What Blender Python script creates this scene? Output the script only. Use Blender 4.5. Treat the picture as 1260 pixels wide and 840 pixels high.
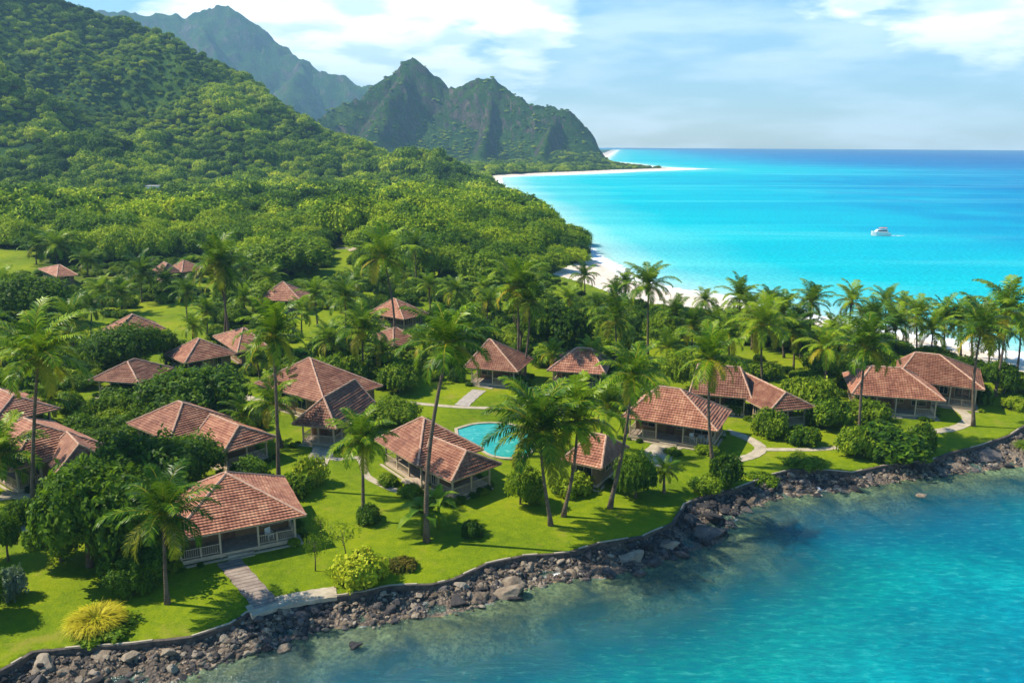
import bpy, bmesh, math, random
import numpy as np
from mathutils import Vector, Matrix, Euler

# ------------------------------------------------------------------ camera, sky, sun, exposure
S = bpy.context.scene
COL = S.collection
for o in list(bpy.data.objects):
    bpy.data.objects.remove(o)
R_ = math.radians
CAM_H = 33.0
PITCH = math.degrees(math.atan(242.5 / 1000.0))
cd = bpy.data.cameras.new('camera')
cam = bpy.data.objects.new('camera', cd); COL.objects.link(cam); S.camera = cam
cd.sensor_width = 36; cd.lens = 36 * 1000 / 1260.0
cd.clip_start = 0.5; cd.clip_end = 60000
CM = Matrix.Rotation(R_(90 - PITCH), 3, 'X') @ Matrix.Rotation(R_(0.28), 3, 'Z')
cam.location = (0, 0, CAM_H); cam.rotation_euler = CM.to_euler()
S.render.resolution_x = 1024; S.render.resolution_y = 682

SUN_EL, SUN_H = 48.0, Vector((-0.985, 0.17)).normalized()
sd = bpy.data.lights.new('sun', 'SUN'); sd.energy = 5.0; sd.angle = R_(0.53); sd.color = (1.0, 0.90, 0.74)
sun = bpy.data.objects.new('sun', sd); COL.objects.link(sun)
sdir = Vector((SUN_H.x * math.cos(R_(SUN_EL)), SUN_H.y * math.cos(R_(SUN_EL)), math.sin(R_(SUN_EL))))
sun.rotation_euler = sdir.to_track_quat('Z', 'Y').to_euler(); sun.location = (-300, 200, 400)
S.view_settings.view_transform = 'Standard'; S.view_settings.look = 'None'
S.view_settings.exposure = 0.86; S.view_settings.gamma = 1.0
try:
    S.cycles.max_bounces = 6; S.cycles.transparent_max_bounces = 12; S.cycles.volume_bounces = 0
    S.cycles.diffuse_bounces = 3; S.cycles.glossy_bounces = 2; S.cycles.transmission_bounces = 4
    S.cycles.use_denoising = True; S.cycles.caustics_reflective = False; S.cycles.caustics_refractive = False
    S.cycles.sample_clamp_indirect = 4
except Exception:
    pass

def raydir(px, py):
    return (CM @ Vector(((px - 630) / 1000.0, -(py - 420) / 1000.0, -1.0))).normalized()

W = bpy.data.worlds.new('World'); S.world = W; W.use_nodes = True
def build_world():
    nt = W.node_tree; N = nt.nodes; L = nt.links; N.clear()
    out = N.new('ShaderNodeOutputWorld'); bg = N.new('ShaderNodeBackground'); bg.inputs[1].default_value = 0.05
    L.new(bg.outputs[0], out.inputs[0])
    sky = N.new('ShaderNodeTexSky'); sky.sky_type = 'NISHITA'; sky.sun_disc = False
    sky.sun_elevation = R_(SUN_EL); sky.sun_rotation = math.atan2(SUN_H.x, SUN_H.y) % (2 * math.pi)
    sky.air_density = 1.0; sky.dust_density = 0.3; sky.ozone_density = 1.6; sky.altitude = 0
    def M(op, a, b=None, c=None, clamp=False):
        n = N.new('ShaderNodeMath'); n.operation = op; n.use_clamp = clamp
        for i, v in enumerate((a, b, c)):
            if v is None: continue
            if isinstance(v, (int, float)): n.inputs[i].default_value = v
            else: L.new(v, n.inputs[i])
        return n.outputs[0]
    tc = N.new('ShaderNodeTexCoord'); sep = N.new('ShaderNodeSeparateXYZ'); L.new(tc.outputs['Generated'], sep.inputs[0])
    z = M('MAXIMUM', sep.outputs[2], 0.0)
    den = M('ADD', z, 0.16)
    cmb = N.new('ShaderNodeCombineXYZ')
    L.new(M('DIVIDE', sep.outputs[0], den), cmb.inputs[0]); L.new(M('DIVIDE', sep.outputs[1], den), cmb.inputs[1])
    n1 = N.new('ShaderNodeTexNoise'); n1.inputs['Scale'].default_value = 2.3; n1.inputs['Detail'].default_value = 9
    n1.inputs['Roughness'].default_value = 0.60; n1.inputs['Distortion'].default_value = 0.12
    L.new(cmb.outputs[0], n1.inputs['Vector'])
    cov = n1.outputs[0]
    def blob(px, py, inner, outer, amp):
        nonlocal cov
        d = raydir(px, py)
        vm = N.new('ShaderNodeVectorMath'); vm.operation = 'DOT_PRODUCT'; vm.inputs[1].default_value = d
        L.new(tc.outputs['Generated'], vm.inputs[0])
        mr = N.new('ShaderNodeMapRange'); mr.interpolation_type = 'SMOOTHSTEP'
        mr.inputs[1].default_value = math.cos(R_(outer)); mr.inputs[2].default_value = math.cos(R_(inner))
        mr.inputs[3].default_value = 0; mr.inputs[4].default_value = amp
        L.new(vm.outputs['Value'], mr.inputs[0]); cov = M('ADD', cov, mr.outputs[0])
    blob(370, 20, 1, 12, 0.26); blob(560, 10, 1, 11, 0.24); blob(660, 10, 0.5, 6, 0.10); blob(290, 0, 1, 7, 0.16)
    blob(1180, -30, 1, 8, 0.30); blob(1000, -30, 0.5, 5, 0.20); blob(1300, -30, 2, 8, 0.16)
    blob(500, 95, 0.5, 6, 0.12); blob(790, 70, 2, 8, -0.12); blob(1000, 110, 2, 14, -0.10)
    m1 = N.new('ShaderNodeMapRange'); m1.interpolation_type = 'SMOOTHSTEP'
    m1.inputs[1].default_value = 0.56; m1.inputs[2].default_value = 0.84; L.new(cov, m1.inputs[0])
    # thin streaky veil near the horizon
    mp = N.new('ShaderNodeMapping'); mp.inputs['Scale'].default_value = (3.0, 3.0, 15.0); L.new(tc.outputs['Generated'], mp.inputs[0])
    n2 = N.new('ShaderNodeTexNoise'); n2.inputs['Scale'].default_value = 1.7; n2.inputs['Detail'].default_value = 7; n2.inputs['Roughness'].default_value = 0.55
    L.new(mp.outputs[0], n2.inputs['Vector'])
    m2 = N.new('ShaderNodeMapRange'); m2.interpolation_type = 'SMOOTHSTEP'
    m2.inputs[1].default_value = 0.40; m2.inputs[2].default_value = 0.66; m2.inputs[3].default_value = 0.05; m2.inputs[4].default_value = 0.5
    L.new(n2.outputs[0], m2.inputs[0])
    band = N.new('ShaderNodeMapRange'); band.interpolation_type = 'SMOOTHSTEP'
    band.inputs[1].default_value = 0.26; band.inputs[2].default_value = 0.06; L.new(z, band.inputs[0])
    veil = M('MULTIPLY', m2.outputs[0], band.outputs[0])
    mask = M('MAXIMUM', m1.outputs[0], veil)
    # cloud tone: white tops, blue-grey bellies
    n3 = N.new('ShaderNodeTexNoise'); n3.inputs['Scale'].default_value = 2.6; n3.inputs['Detail'].default_value = 6; n3.inputs['Roughness'].default_value = 0.5
    L.new(cmb.outputs[0], n3.inputs['Vector'])
    m3 = N.new('ShaderNodeMapRange'); m3.inputs[1].default_value = 0.45; m3.inputs[2].default_value = 0.64; m3.interpolation_type = 'SMOOTHSTEP'
    L.new(n3.outputs[0], m3.inputs[0])
    cc = N.new('ShaderNodeMix'); cc.data_type = 'RGBA'
    cc.inputs[6].default_value = (24, 24.4, 25, 1); cc.inputs[7].default_value = (13.5, 16.2, 19, 1)
    L.new(M('MULTIPLY', m3.outputs[0], m1.outputs[0]), cc.inputs[0])
    hs = N.new('ShaderNodeHueSaturation'); hs.inputs['Saturation'].default_value = 1.45; hs.inputs['Value'].default_value = 2.15
    L.new(sky.outputs[0], hs.inputs['Color'])
    mx = N.new('ShaderNodeMix'); mx.data_type = 'RGBA'
    L.new(mask, mx.inputs[0]); L.new(hs.outputs[0], mx.inputs[6]); L.new(cc.outputs[2], mx.inputs[7])
    L.new(mx.outputs[2], bg.inputs[0])
build_world()

# ------------------------------------------------------------------ helpers
def ray(px, py, z):
    d = raydir(px, py); t = (z - CAM_H) / d.z
    return Vector((d.x * t, d.y * t, z))

def tag(o, label=None, cat=None, group=None, kind=None):
    if label: o['label'] = label
    if cat: o['category'] = cat
    if group: o['group'] = group
    if kind: o['kind'] = kind
    return o

def empty(name, loc, label=None, cat=None, group=None, rz=0):
    o = bpy.data.objects.new(name, None); COL.objects.link(o); o.location = loc; o.rotation_euler = (0, 0, rz)
    o.empty_display_size = 0.5
    return tag(o, label, cat, group)

class MB:
    """collects faces, makes one mesh object"""
    def __init__(s): s.v = []; s.f = []; s.uv = []; s.mi = []
    def face(s, pts, uv=None, mi=0):
        b = len(s.v); s.v.extend([tuple(p) for p in pts]); s.f.append(tuple(range(b, b + len(pts))))
        s.uv.append(uv or [(0, 0)] * len(pts)); s.mi.append(mi)
    def box(s, x0, x1, y0, y1, z0, z1, mi=0, M=None):
        c = [Vector(p) for p in ((x0,y0,z0),(x1,y0,z0),(x1,y1,z0),(x0,y1,z0),(x0,y0,z1),(x1,y0,z1),(x1,y1,z1),(x0,y1,z1))]
        if M: c = [M @ p for p in c]
        for q in ((3,2,1,0),(4,5,6,7),(0,1,5,4),(1,2,6,5),(2,3,7,6),(3,0,4,7)): s.face([c[i] for i in q], mi=mi)
    def tube(s, pts, rad, n=6, mi=0, cap=True):
        rings = []
        up = Vector((0, 0, 1)); prev = None
        for i, p in enumerate(pts):
            p = Vector(p); a = Vector(pts[max(0, i - 1)]); b = Vector(pts[min(len(pts) - 1, i + 1)])
            t = (b - a).normalized()
            if prev is None:
                ref = Vector((1, 0, 0)) if abs(t.x) < 0.8 else Vector((0, 1, 0)); x = t.cross(ref).normalized()
            else:
                x = (prev - t * prev.dot(t)).normalized()
            prev = x; y = t.cross(x); r = rad[i] if hasattr(rad, '__len__') else rad
            rings.append([p + (x * math.cos(k * 2 * math.pi / n) + y * math.sin(k * 2 * math.pi / n)) * r for k in range(n)])
        b0 = len(s.v)
        for rg in rings: s.v.extend([tuple(q) for q in rg])
        for i in range(len(rings) - 1):
            for k in range(n):
                a = b0 + i * n + k; b = b0 + i * n + (k + 1) % n
                s.f.append((a, b, b + n, a + n)); s.uv.append([(0, 0)] * 4); s.mi.append(mi)
        if cap:
            s.f.append(tuple(b0 + (len(rings) - 1) * n + k for k in range(n))); s.uv.append([(0, 0)] * n); s.mi.append(mi)
            s.f.append(tuple(b0 + k for k in reversed(range(n)))); s.uv.append([(0, 0)] * n); s.mi.append(mi)
    def mesh(s, name, mats, smooth=False):
        me = bpy.data.meshes.new(name); me.from_pydata(s.v, [], s.f)
        for m in (mats if isinstance(mats, (list, tuple)) else [mats]): me.materials.append(m)
        uvl = me.uv_layers.new(name='uv'); uvl.data.foreach_set('uv', [c for f in s.uv for p in f for c in p])
        me.polygons.foreach_set('material_index', s.mi)
        if smooth: me.polygons.foreach_set('use_smooth', [True] * len(s.f))
        me.update(); return me
    def build(s, name, mats, parent=None, smooth=False, M=None):
        return link(name, s.mesh(name, mats, smooth), parent, M)

def link(name, me, parent=None, M=None):
    o = bpy.data.objects.new(name, me); COL.objects.link(o)
    if parent: o.parent = parent
    if M is not None: o.matrix_local = M
    return o

def np_mesh(name, V, F, mats, smooth=False, attrs=None, mi=None):
    me = bpy.data.meshes.new(name); V = np.asarray(V, np.float32); F = np.asarray(F, np.int32)
    n, k = F.shape
    me.vertices.add(len(V)); me.vertices.foreach_set('co', V.ravel())
    me.loops.add(n * k); me.loops.foreach_set('vertex_index', F.ravel())
    me.polygons.add(n); me.polygons.foreach_set('loop_start', np.arange(0, n * k, k, dtype=np.int32))
    try: me.polygons.foreach_set('loop_total', np.full(n, k, np.int32))
    except Exception: pass
    for m in (mats if isinstance(mats, (list, tuple)) else [mats]): me.materials.append(m)
    if mi is not None: me.polygons.foreach_set('material_index', mi.astype(np.int32))
    if smooth: me.polygons.foreach_set('use_smooth', np.ones(n, bool))
    for an, (ty, dat) in (attrs or {}).items():
        a = me.attributes.new(an, ty, 'POINT')
        a.data.foreach_set('color' if 'COLOR' in ty else ('vector' if ty == 'FLOAT_VECTOR' else 'value'), np.asarray(dat, np.float32).ravel())
    me.update(); me.validate(); return me

# ------------------------------------------------------------------ noise (numpy)
_rng = np.random.RandomState(7); _PT = _rng.rand(256, 256).astype(np.float32)
def vnoise(x, y):
    xi = np.floor(x).astype(int); yi = np.floor(y).astype(int); fx = x - xi; fy = y - yi
    fx = fx * fx * fx * (fx * (fx * 6 - 15) + 10); fy = fy * fy * fy * (fy * (fy * 6 - 15) + 10)
    a = _PT[xi & 255, yi & 255]; b = _PT[(xi + 1) & 255, yi & 255]; c = _PT[xi & 255, (yi + 1) & 255]; d = _PT[(xi + 1) & 255, (yi + 1) & 255]
    return a + (b - a) * fx + (c - a) * fy + (a - b - c + d) * fx * fy
def fbm(x, y, o=4, g=0.5):
    s = 0; a = 1; t = 0
    for i in range(o):
        s = s + a * vnoise(x * 2 ** i + 17.3 * i, y * 2 ** i + 5.1 * i); t += a; a *= g
    return s / t
def ridged(x, y, o=5, g=0.5):
    s = 0; a = 1; t = 0
    for i in range(o):
        s = s + a * (1 - np.abs(2 * vnoise(x * 2 ** i + 9.7 * i, y * 2 ** i + 31.1 * i) - 1)) ** 1.5; t += a; a *= g
    return s / t
def sstep(a, b, x):
    t = np.clip((x - a) / (b - a), 0, 1); return t * t * (3 - 2 * t)

def sdf(poly, X, Y):
    """signed distance (positive inside) and index of nearest segment"""
    P = np.asarray(poly, float); n = len(P); best = np.full(X.shape, 1e18); idx = np.zeros(X.shape, int); ins = np.zeros(X.shape, bool)
    for i in range(n):
        ax, ay = P[i]; bx, by = P[(i + 1) % n]; dx, dy = bx - ax, by - ay; L2 = dx * dx + dy * dy + 1e-9
        t = np.clip(((X - ax) * dx + (Y - ay) * dy) / L2, 0, 1)
        d = (X - ax - t * dx) ** 2 + (Y - ay - t * dy) ** 2
        m = d < best; best = np.where(m, d, best); idx = np.where(m, i, idx)
        c = ((ay > Y) != (by > Y)) & (X < (bx - ax) * (Y - ay) / (by - ay + 1e-12) + ax); ins ^= c
    return np.where(ins, 1, -1) * np.sqrt(best), idx

# ------------------------------------------------------------------ the coast
LAWN_Z = 0.95
def g2(px, py, z=0.0):
    p = ray(px, py, z); return (p.x, p.y)
def jag(pts, amp, n=3, seed=1):
    r = random.Random(seed); out = []
    for i in range(len(pts) - 1):
        a, b = pts[i], pts[i + 1]
        for k in range(n):
            t = k / n; j = amp if k else amp * 0.4
            out.append((a[0] + (b[0] - a[0]) * t + r.uniform(-j, j), a[1] + (b[1] - a[1]) * t + r.uniform(-j, j)))
    out.append(pts[-1]); return out
FRONT_W = [(-700,960),(-300,900),(-80,892),(60,872),(140,856),(200,840),(280,811),(330,796),(380,777),(430,769),(500,760),(560,753),(600,743),(650,722),(700,712),
           (750,708),(800,697),(830,680),(885,668),(898,645),(905,628),(960,612),(1020,603),(1050,602),(1100,592),(1180,581),(1260,574),(1400,548),(1700,505)]
FRONT_L = [(-700,900),(-300,865),(-80,842),(0,824),(39,801),(80,797),(162,791),(236,782),(283,767),(303,753),(330,746),(360,738),(410,733),(450,727),(480,720),(530,718),(557,712),(597,693),
           (643,683),(700,679),(735,668),(790,659),(827,643),(841,620),(869,608),(900,602),(951,583),(974,577),(1014,578),(1048,581),(1083,573),(1143,566),(1166,557),
           (1208,547),(1243,534),(1260,523),(1330,505),(1700,478)]
OUT_W = [(1700,462),(1400,452),(1260,443),(1200,431),(1100,411),(1000,393),(920,374),(862,363),(822,359),(767,343),(735,322)]
OUT_L = [(1700,478),(1400,488),(1260,477),(1220,466),(1100,434),(1000,413),(920,393),(860,381),(800,373),(760,364),(725,350),(679,337),(700,327),(716,320)]
BAYW = [(722,316),(700,292),(664,262),(632,243),(620,236),(612,226),(611,218.5),(640,216.5),(680,214.8),(740,212.4),(775,210.6),(800,209.8),(855,207.8),(800,205.6),(770,201),(735,198)]
w1 = jag([g2(*p) for p in FRONT_W], 0.35, 4, 3)
NF = len(w1)
wfar = [g2(*p) for p in OUT_W] + [g2(*p) for p in BAYW]
back = [(700, 5600), (-300, 8500), (-9000, 8500), (-9000, -300), (-400, -200)]
POLY_W = w1 + wfar + back
l1 = jag([g2(p[0], p[1], LAWN_Z) for p in FRONT_L], 0.06, 3, 5)
POLY_L = l1 + [g2(p[0], p[1], LAWN_Z) for p in OUT_L] + [g2(*p) for p in BAYW] + back

# ridges: crest points as (px, py, distance) -> world
def crest(pts, dz=0):
    out = []
    for px, py, D in pts:
        d = raydir(px, py); h = math.hypot(d.x, d.y); t = D / h
        out.append((d.x * t, d.y * t, CAM_H + d.z * t + dz))
    return out
RA = [(crest([(-900,-250,900),(-400,-130,950),(-100,-60,1000),(0,-35,1020),(77,0,1010),(116,16,1000),(174,30,980),(209,42,950),(244,63,920),(273,80,880),(309,109,840),(338,125,800),(370,145,770),(400,161,740),(426,172,710),(466,186,680)], -6), 0.95, 40),
      (crest([(466,189,680),(494,194,650),(523,190,630),(548,194,620),(580,203,605),(601,217,590),(612,228,575)], -5), 2.2, 30),
      (crest([(-300,-30,850),(-100,30,790),(0,68,750),(50,95,710),(100,148,640),(150,200,570)], -7), 1.5, 30),
      (crest([(174,36,970),(200,62,880),(250,100,790),(300,160,690),(330,205,610)], -7), 1.5, 30),
      (crest([(60,40,960),(110,90,850),(170,140,740),(205,190,640)], -7), 1.4, 30),
      (crest([(338,128,790),(372,170,690),(400,205,610)], -7), 1.5, 30)]
RC = [(crest([(330,162,1500),(380,149,1550),(416,129,1600),(444,119,1640),(473,94,1680),(494,81,1700),(503,71,1710),(513,70,1710),(517,81,1705),(533,97,1690),(544,108,1680),(566,101,1660),(594,94,1640),(608,94,1630),
        (617,100,1625),(626,115,1600),(637,116,1590),(648,126,1570),(683,127,1520),(694,131,1500),(704,150,1470),(712,166,1440),(726,185,1390),(740,196,1320),(758,204,1250),(771,209.5,1190)], -4), 1.25, 60),
      (crest([(690,186,1340),(715,192,1290),(740,198,1240),(760,203.5,1200),(776,208.5,1160)], -3), 3.5, 70),
      (crest([(508,72,1700),(485,108,1600),(465,140,1490),(450,170,1380),(440,195,1280)], -6), 1.1, 30),
      (crest([(606,96,1630),(600,150,1500),(590,190,1330)], -6), 0.7, 20),
      (crest([(690,130,1500),(672,165,1380),(665,195,1250)], -6), 0.7, 20)]
RB = [(crest([(-300,-60,3300),(60,25,3300),(114,10,3300),(148,11,3300),(183,21,3250),(206,14,3250),(217,12,3250),(228,20,3250),(238,13,3250),(265,5,3200),(280,5,3200),(299,24,3150),(318,51,3100),(347,66,3050),(373,71,3000),(395,82,2950),(409,88,2900),(437,101,2850),(458,99,2850),(520,140,2800),(600,165,2900),(680,176,3100)]), 1.1, 60),
      (crest([(238,15,3250),(262,60,2850),(300,105,2500),(345,140,2250)]), 0.9, 40),
      (crest([(373,72,3000),(352,110,2600),(365,145,2300)]), 0.9, 40),
      (crest([(148,12,3300),(180,60,2850),(230,110,2500)]), 0.9, 40)]
RB = [([(x * 1.12, y * 1.12, CAM_H + (z - CAM_H) * 1.12) for x, y, z in pts], a, b) for pts, a, b in RB]
def ridge_h(ridges, X, Y, kind):
    H = np.zeros(X.shape)
    for pts, kw, w0 in ridges:
        for i in range(len(pts) - 1):
            ax, ay, az = pts[i]; bx, by, bz = pts[i + 1]; dx, dy = bx - ax, by - ay
            t = np.clip(((X - ax) * dx + (Y - ay) * dy) / (dx * dx + dy * dy + 1e-9), 0, 1)
            d = np.hypot(X - ax - t * dx, Y - ay - t * dy); z = az + (bz - az) * t
            u = np.clip(d / (np.maximum(z, 1) * kw + w0), 0, 1)
            if kind == 'cliff': g = np.where(u < 0.38, 1 - 0.62 * (u / 0.38) ** 1.25, 0.38 * ((1 - u) / 0.62) ** 1.4)
            else: g = (1 - u) ** 1.25 * (1 + 0.35 * u)
            H = np.maximum(H, z * g)
    return H
def crest_d(ridges, X, Y):
    B = np.full(X.shape, 1e9)
    for pts, _, _ in ridges:
        for i in range(len(pts) - 1):
            ax, ay, _ = pts[i]; bx, by, _ = pts[i + 1]; dx, dy = bx - ax, by - ay
            t = np.clip(((X - ax) * dx + (Y - ay) * dy) / (dx * dx + dy * dy + 1e-9), 0, 1); B = np.minimum(B, np.hypot(X - ax - t * dx, Y - ay - t * dy))
    return B
def height(X, Y):
    X = np.asarray(X, float); Y = np.asarray(Y, float)
    D = np.hypot(X, Y)
    dW, iW = sdf(POLY_W, X, Y); dL, _ = sdf(POLY_L, X, Y)
    shr = 5 * sstep(215, 260, D) * (1 - 0.85 * sstep(232, 245, D) * sstep(480, 440, D)) + 24 * sstep(750, 1000, D)
    dL = np.where(D > 215, np.minimum(dL, dW - shr), dL)
    a = np.maximum(dW, 0); b = np.maximum(-dL, 0)
    zb = LAWN_Z * a / (a + b + 1e-6)
    front = iW < NF
    rock = (dL < 0) & (dW > 0) & front
    zb = np.where(rock, zb * 0.62 + (ridged(X * 0.45, Y * 0.6, 4) - 0.62) * 1.0 * sstep(0, 1.2, a) * sstep(0, 0.8, b), zb)
    inland = sstep(190, 330, D) * 5.0 * (1 - 0.8 * sstep(350, 470, D)) * sstep(0, 60, dL) + (fbm(X * 0.03, Y * 0.03, 3) - 0.5) * 0.5 * sstep(2, 25, dL) * sstep(120, 200, D)
    kx, ky = g2(640, 300, 6); inland = inland + 3.5 * np.exp(-(((X - kx) / 62) ** 2 + ((Y - ky - 20) / 75) ** 2)) * sstep(0, 14, dL) * sstep(140, 195, D)
    z = np.where(dL > 0, LAWN_Z + inland, zb)
    o = np.maximum(-dW, 0); zs = -np.where(front, 0.06 * o + 0.012 * o * o, 0.05 * o) - 0.02 + np.where(front, (fbm(X * 0.5, Y * 0.5, 4) - 0.5) * 0.4 * sstep(0, 4, -dW), 0)
    z = np.where(dW < 0, np.maximum(zs, -5), z)
    land = sstep(2, 40, dL)
    far = D > 430
    if far.any():
        Xf, Yf = X[far], Y[far]
        wx = (fbm(Xf / 150, Yf / 150, 3) - 0.5) * 60; wy = (fbm(Xf / 150 + 40, Yf / 150, 3) - 0.5) * 60
        ha0 = ridge_h(RA, Xf, Yf, 'hill'); ha = ha0; ha = ha * (1 + 1.0 * (ridged((Xf + wx) / 170, (Yf + wy) / 300, 4) - 0.66) * 1.25 * sstep(0, 40, ha) * (0.35 + 0.65 * sstep(1150, 800, D[far]))) + (fbm(Xf / 45, Yf / 45, 3) - 0.5) * 18 * sstep(5, 50, ha)
        hc0 = ridge_h(RC, Xf, Yf, 'cliff'); hc = hc0; hc = hc * (1 + 0.42 * (ridged((Xf + wx) / 130, (Yf + wy) / 150, 6, 0.55) - 0.6) * sstep(0, 60, hc))
        hb0 = ridge_h(RB, Xf, Yf, 'hill'); hb = hb0; hb = hb * (1 + 0.30 * (ridged((Xf + 2 * wx) / 420, (Yf + 2 * wy) / 500, 7, 0.55) - 0.6))
        ea, eb = crest_d(RA[:2], Xf, Yf), crest_d(RB[:1], Xf, Yf); ec = crest_d(RC[:1], Xf, Yf)
        ha = ha0 + (ha - ha0) * (0.12 + 0.88 * sstep(5, 130, ea)); hc = hc0 + (hc - hc0) * (0.22 + 0.78 * sstep(0, 90, ec)) + (ridged(Xf / 26, Yf / 26, 4, 0.6) - 0.6) * 15 * sstep(5, 70, hc0); hb = hb0 + (hb - hb0) * (0.25 + 0.75 * sstep(0, 400, eb)) + (ridged(Xf / 120, Yf / 120, 5, 0.6) - 0.6) * 55 * sstep(20, 200, hb0)
        hh = np.maximum(np.maximum(ha, hc), hb) * land[far]
        z[far] = z[far] + hh
    return z, dW, dL, front
def gz(x, y):
    return float(height(np.array([x]), np.array([y]))[0][0])
def ground_pt(px, py):
    z = LAWN_Z
    for _ in range(6):
        p = ray(px, py, z); z = gz(p.x, p.y)
    return Vector((p.x, p.y, z))

# ------------------------------------------------------------------ node material helper
class Mat:
    def __init__(s, name):
        s.m = bpy.data.materials.new(name); s.m.use_nodes = True; s.N = s.m.node_tree.nodes; s.L = s.m.node_tree.links
        s.p = s.N['Principled BSDF']; s.out = s.N['Material Output']; s.p.inputs['Roughness'].default_value = 0.8
        s.p.inputs['Specular IOR Level'].default_value = 0.3
    def new(s, t, **kw):
        n = s.N.new(t)
        for k, v in kw.items():
            if k in n.inputs: s.put(n.inputs[k], v)
            else: setattr(n, k, v)
        return n
    def put(s, sock, v):
        if isinstance(v, bpy.types.NodeSocket): s.L.new(v, sock)
        elif isinstance(v, bpy.types.Node): s.L.new(v.outputs[0], sock)
        else: sock.default_value = v
    def pos(s): return s.new('ShaderNodeNewGeometry').outputs['Position']
    def obj(s): return s.new('ShaderNodeTexCoord').outputs['Object']
    def noise(s, vec, scale, detail=4, rough=0.5, dist=0, stretch=None):
        if stretch:
            mp = s.new('ShaderNodeMapping'); mp.inputs['Scale'].default_value = stretch; s.L.new(vec, mp.inputs[0]); vec = mp.outputs[0]
        n = s.new('ShaderNodeTexNoise'); n.inputs['Scale'].default_value = scale; n.inputs['Detail'].default_value = detail
        n.inputs['Roughness'].default_value = rough; n.inputs['Distortion'].default_value = dist; s.L.new(vec, n.inputs['Vector']); return n.outputs[0]
    def ramp(s, fac, stops):
        n = s.new('ShaderNodeValToRGB'); e = n.color_ramp.elements
        while len(e) < len(stops): e.new(0.5)
        for i, (p, c) in enumerate(stops): e[i].position = p; e[i].color = (c[0], c[1], c[2], 1)
        s.L.new(fac, n.inputs[0]); return n.outputs[0]
    def rng(s, v, a, b, c=0, d=1):
        n = s.new('ShaderNodeMapRange'); n.interpolation_type = 'SMOOTHSTEP'; s.L.new(v, n.inputs[0])
        for i, x in enumerate((a, b, c, d)): n.inputs[i + 1].default_value = x
        return n.outputs[0]
    def mix(s, f, a, b, mode='MIX'):
        n = s.new('ShaderNodeMix'); n.data_type = 'RGBA'; n.blend_type = mode
        s.put(n.inputs[0], f)
        for i, c in ((6, a), (7, b)):
            if isinstance(c, tuple): c = (c[0], c[1], c[2], 1)
            s.put(n.inputs[i], c)
        return n.outputs[2]
    def math(s, op, a, b=0.0):
        n = s.new('ShaderNodeMath'); n.operation = op; s.put(n.inputs[0], a); s.put(n.inputs[1], b); return n.outputs[0]
    def col(s, c): s.put(s.p.inputs['Base Color'], c if not isinstance(c, tuple) else (c[0], c[1], c[2], 1)); return s
    def bump(s, h, strength=0.5, dist=0.1):
        n = s.new('ShaderNodeBump'); n.inputs['Strength'].default_value = strength; n.inputs['Distance'].default_value = dist
        s.L.new(h, n.inputs['Height']); s.L.new(n.outputs[0], s.p.inputs['Normal']); return n.outputs[0]
    def attr(s, name):
        n = s.new('ShaderNodeAttribute'); n.attribute_name = name; return n

def leafmat(name, a, b, c, trans=0.28, rough=0.55, nscale=0.5, big=0.0):
    """a dark, b mid, c light green; leaf tone differs leaf to leaf, clump to clump and plant to plant"""
    m = Mat(name); g = m.new('ShaderNodeNewGeometry'); oi = m.new('ShaderNodeObjectInfo')
    n = m.noise(g.outputs['Position'], nscale, 3)
    f = m.math('ADD', m.math('MULTIPLY', n, 0.9), m.math('MULTIPLY', g.outputs['Random Per Island'], 0.42))
    f = m.math('ADD', f, m.math('MULTIPLY', oi.outputs['Random'], 0.38))
    if big: f = m.math('ADD', f, m.math('MULTIPLY', m.math('SUBTRACT', m.noise(g.outputs['Position'], 0.014, 5, 0.62), 0.5), big))  # broad hue variation that also paints yellow sunlit patches into the forest
    c1 = m.ramp(f, [(0.45, a), (0.78, b), (1.0, c)])
    m.col(c1); m.p.inputs['Roughness'].default_value = rough; m.p.inputs['Specular IOR Level'].default_value = 0.10
    t = m.new('ShaderNodeBsdfTranslucent'); m.L.new(m.mix(0.55, c1, (0.26, 0.46, 0.01)), t.inputs[0])
    mx = m.new('ShaderNodeMixShader'); mx.inputs[0].default_value = trans
    m.L.new(m.p.outputs[0], mx.inputs[1]); m.L.new(t.outputs[0], mx.inputs[2]); m.L.new(mx.outputs[0], m.out.inputs[0])
    return m.m
# ------------------------------------------------------------------ setting materials
def m_lawn():
    m = Mat('grass'); p = m.pos()
    a = m.noise(p, 0.09, 3, 0.5); b = m.noise(p, 1.1, 5, 0.6); c = m.noise(p, 9.0, 3, 0.6)
    f = m.math('ADD', m.math('MULTIPLY', a, 0.42), m.math('ADD', m.math('MULTIPLY', b, 0.28), m.math('MULTIPLY', c, 0.30)))
    col = m.ramp(f, [(0.34, (0.05, 0.10, 0.002)), (0.5, (0.135, 0.195, 0.002)), (0.66, (0.25, 0.275, 0.003))])
    col = m.mix(m.rng(m.noise(p, 0.30, 6, 0.7), 0.54, 0.72, 0, 0.65), col, (0.24, 0.21, 0.035))
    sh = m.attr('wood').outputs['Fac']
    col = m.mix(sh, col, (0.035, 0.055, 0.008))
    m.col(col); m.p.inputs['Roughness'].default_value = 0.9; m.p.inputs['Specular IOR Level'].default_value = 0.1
    m.bump(m.math('ADD', m.noise(p, 7.0, 5, 0.7), m.noise(p, 1.2, 2)), 0.55, 0.12); return m.m
def m_sand():
    m = Mat('sand'); p = m.pos()
    m.col(m.ramp(m.noise(p, 0.6, 5, 0.6), [(0.3, (0.52, 0.42, 0.32)), (0.7, (0.74, 0.66, 0.55))])); m.bump(m.noise(p, 2.5, 4), 0.4, 0.1); return m.m
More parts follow.
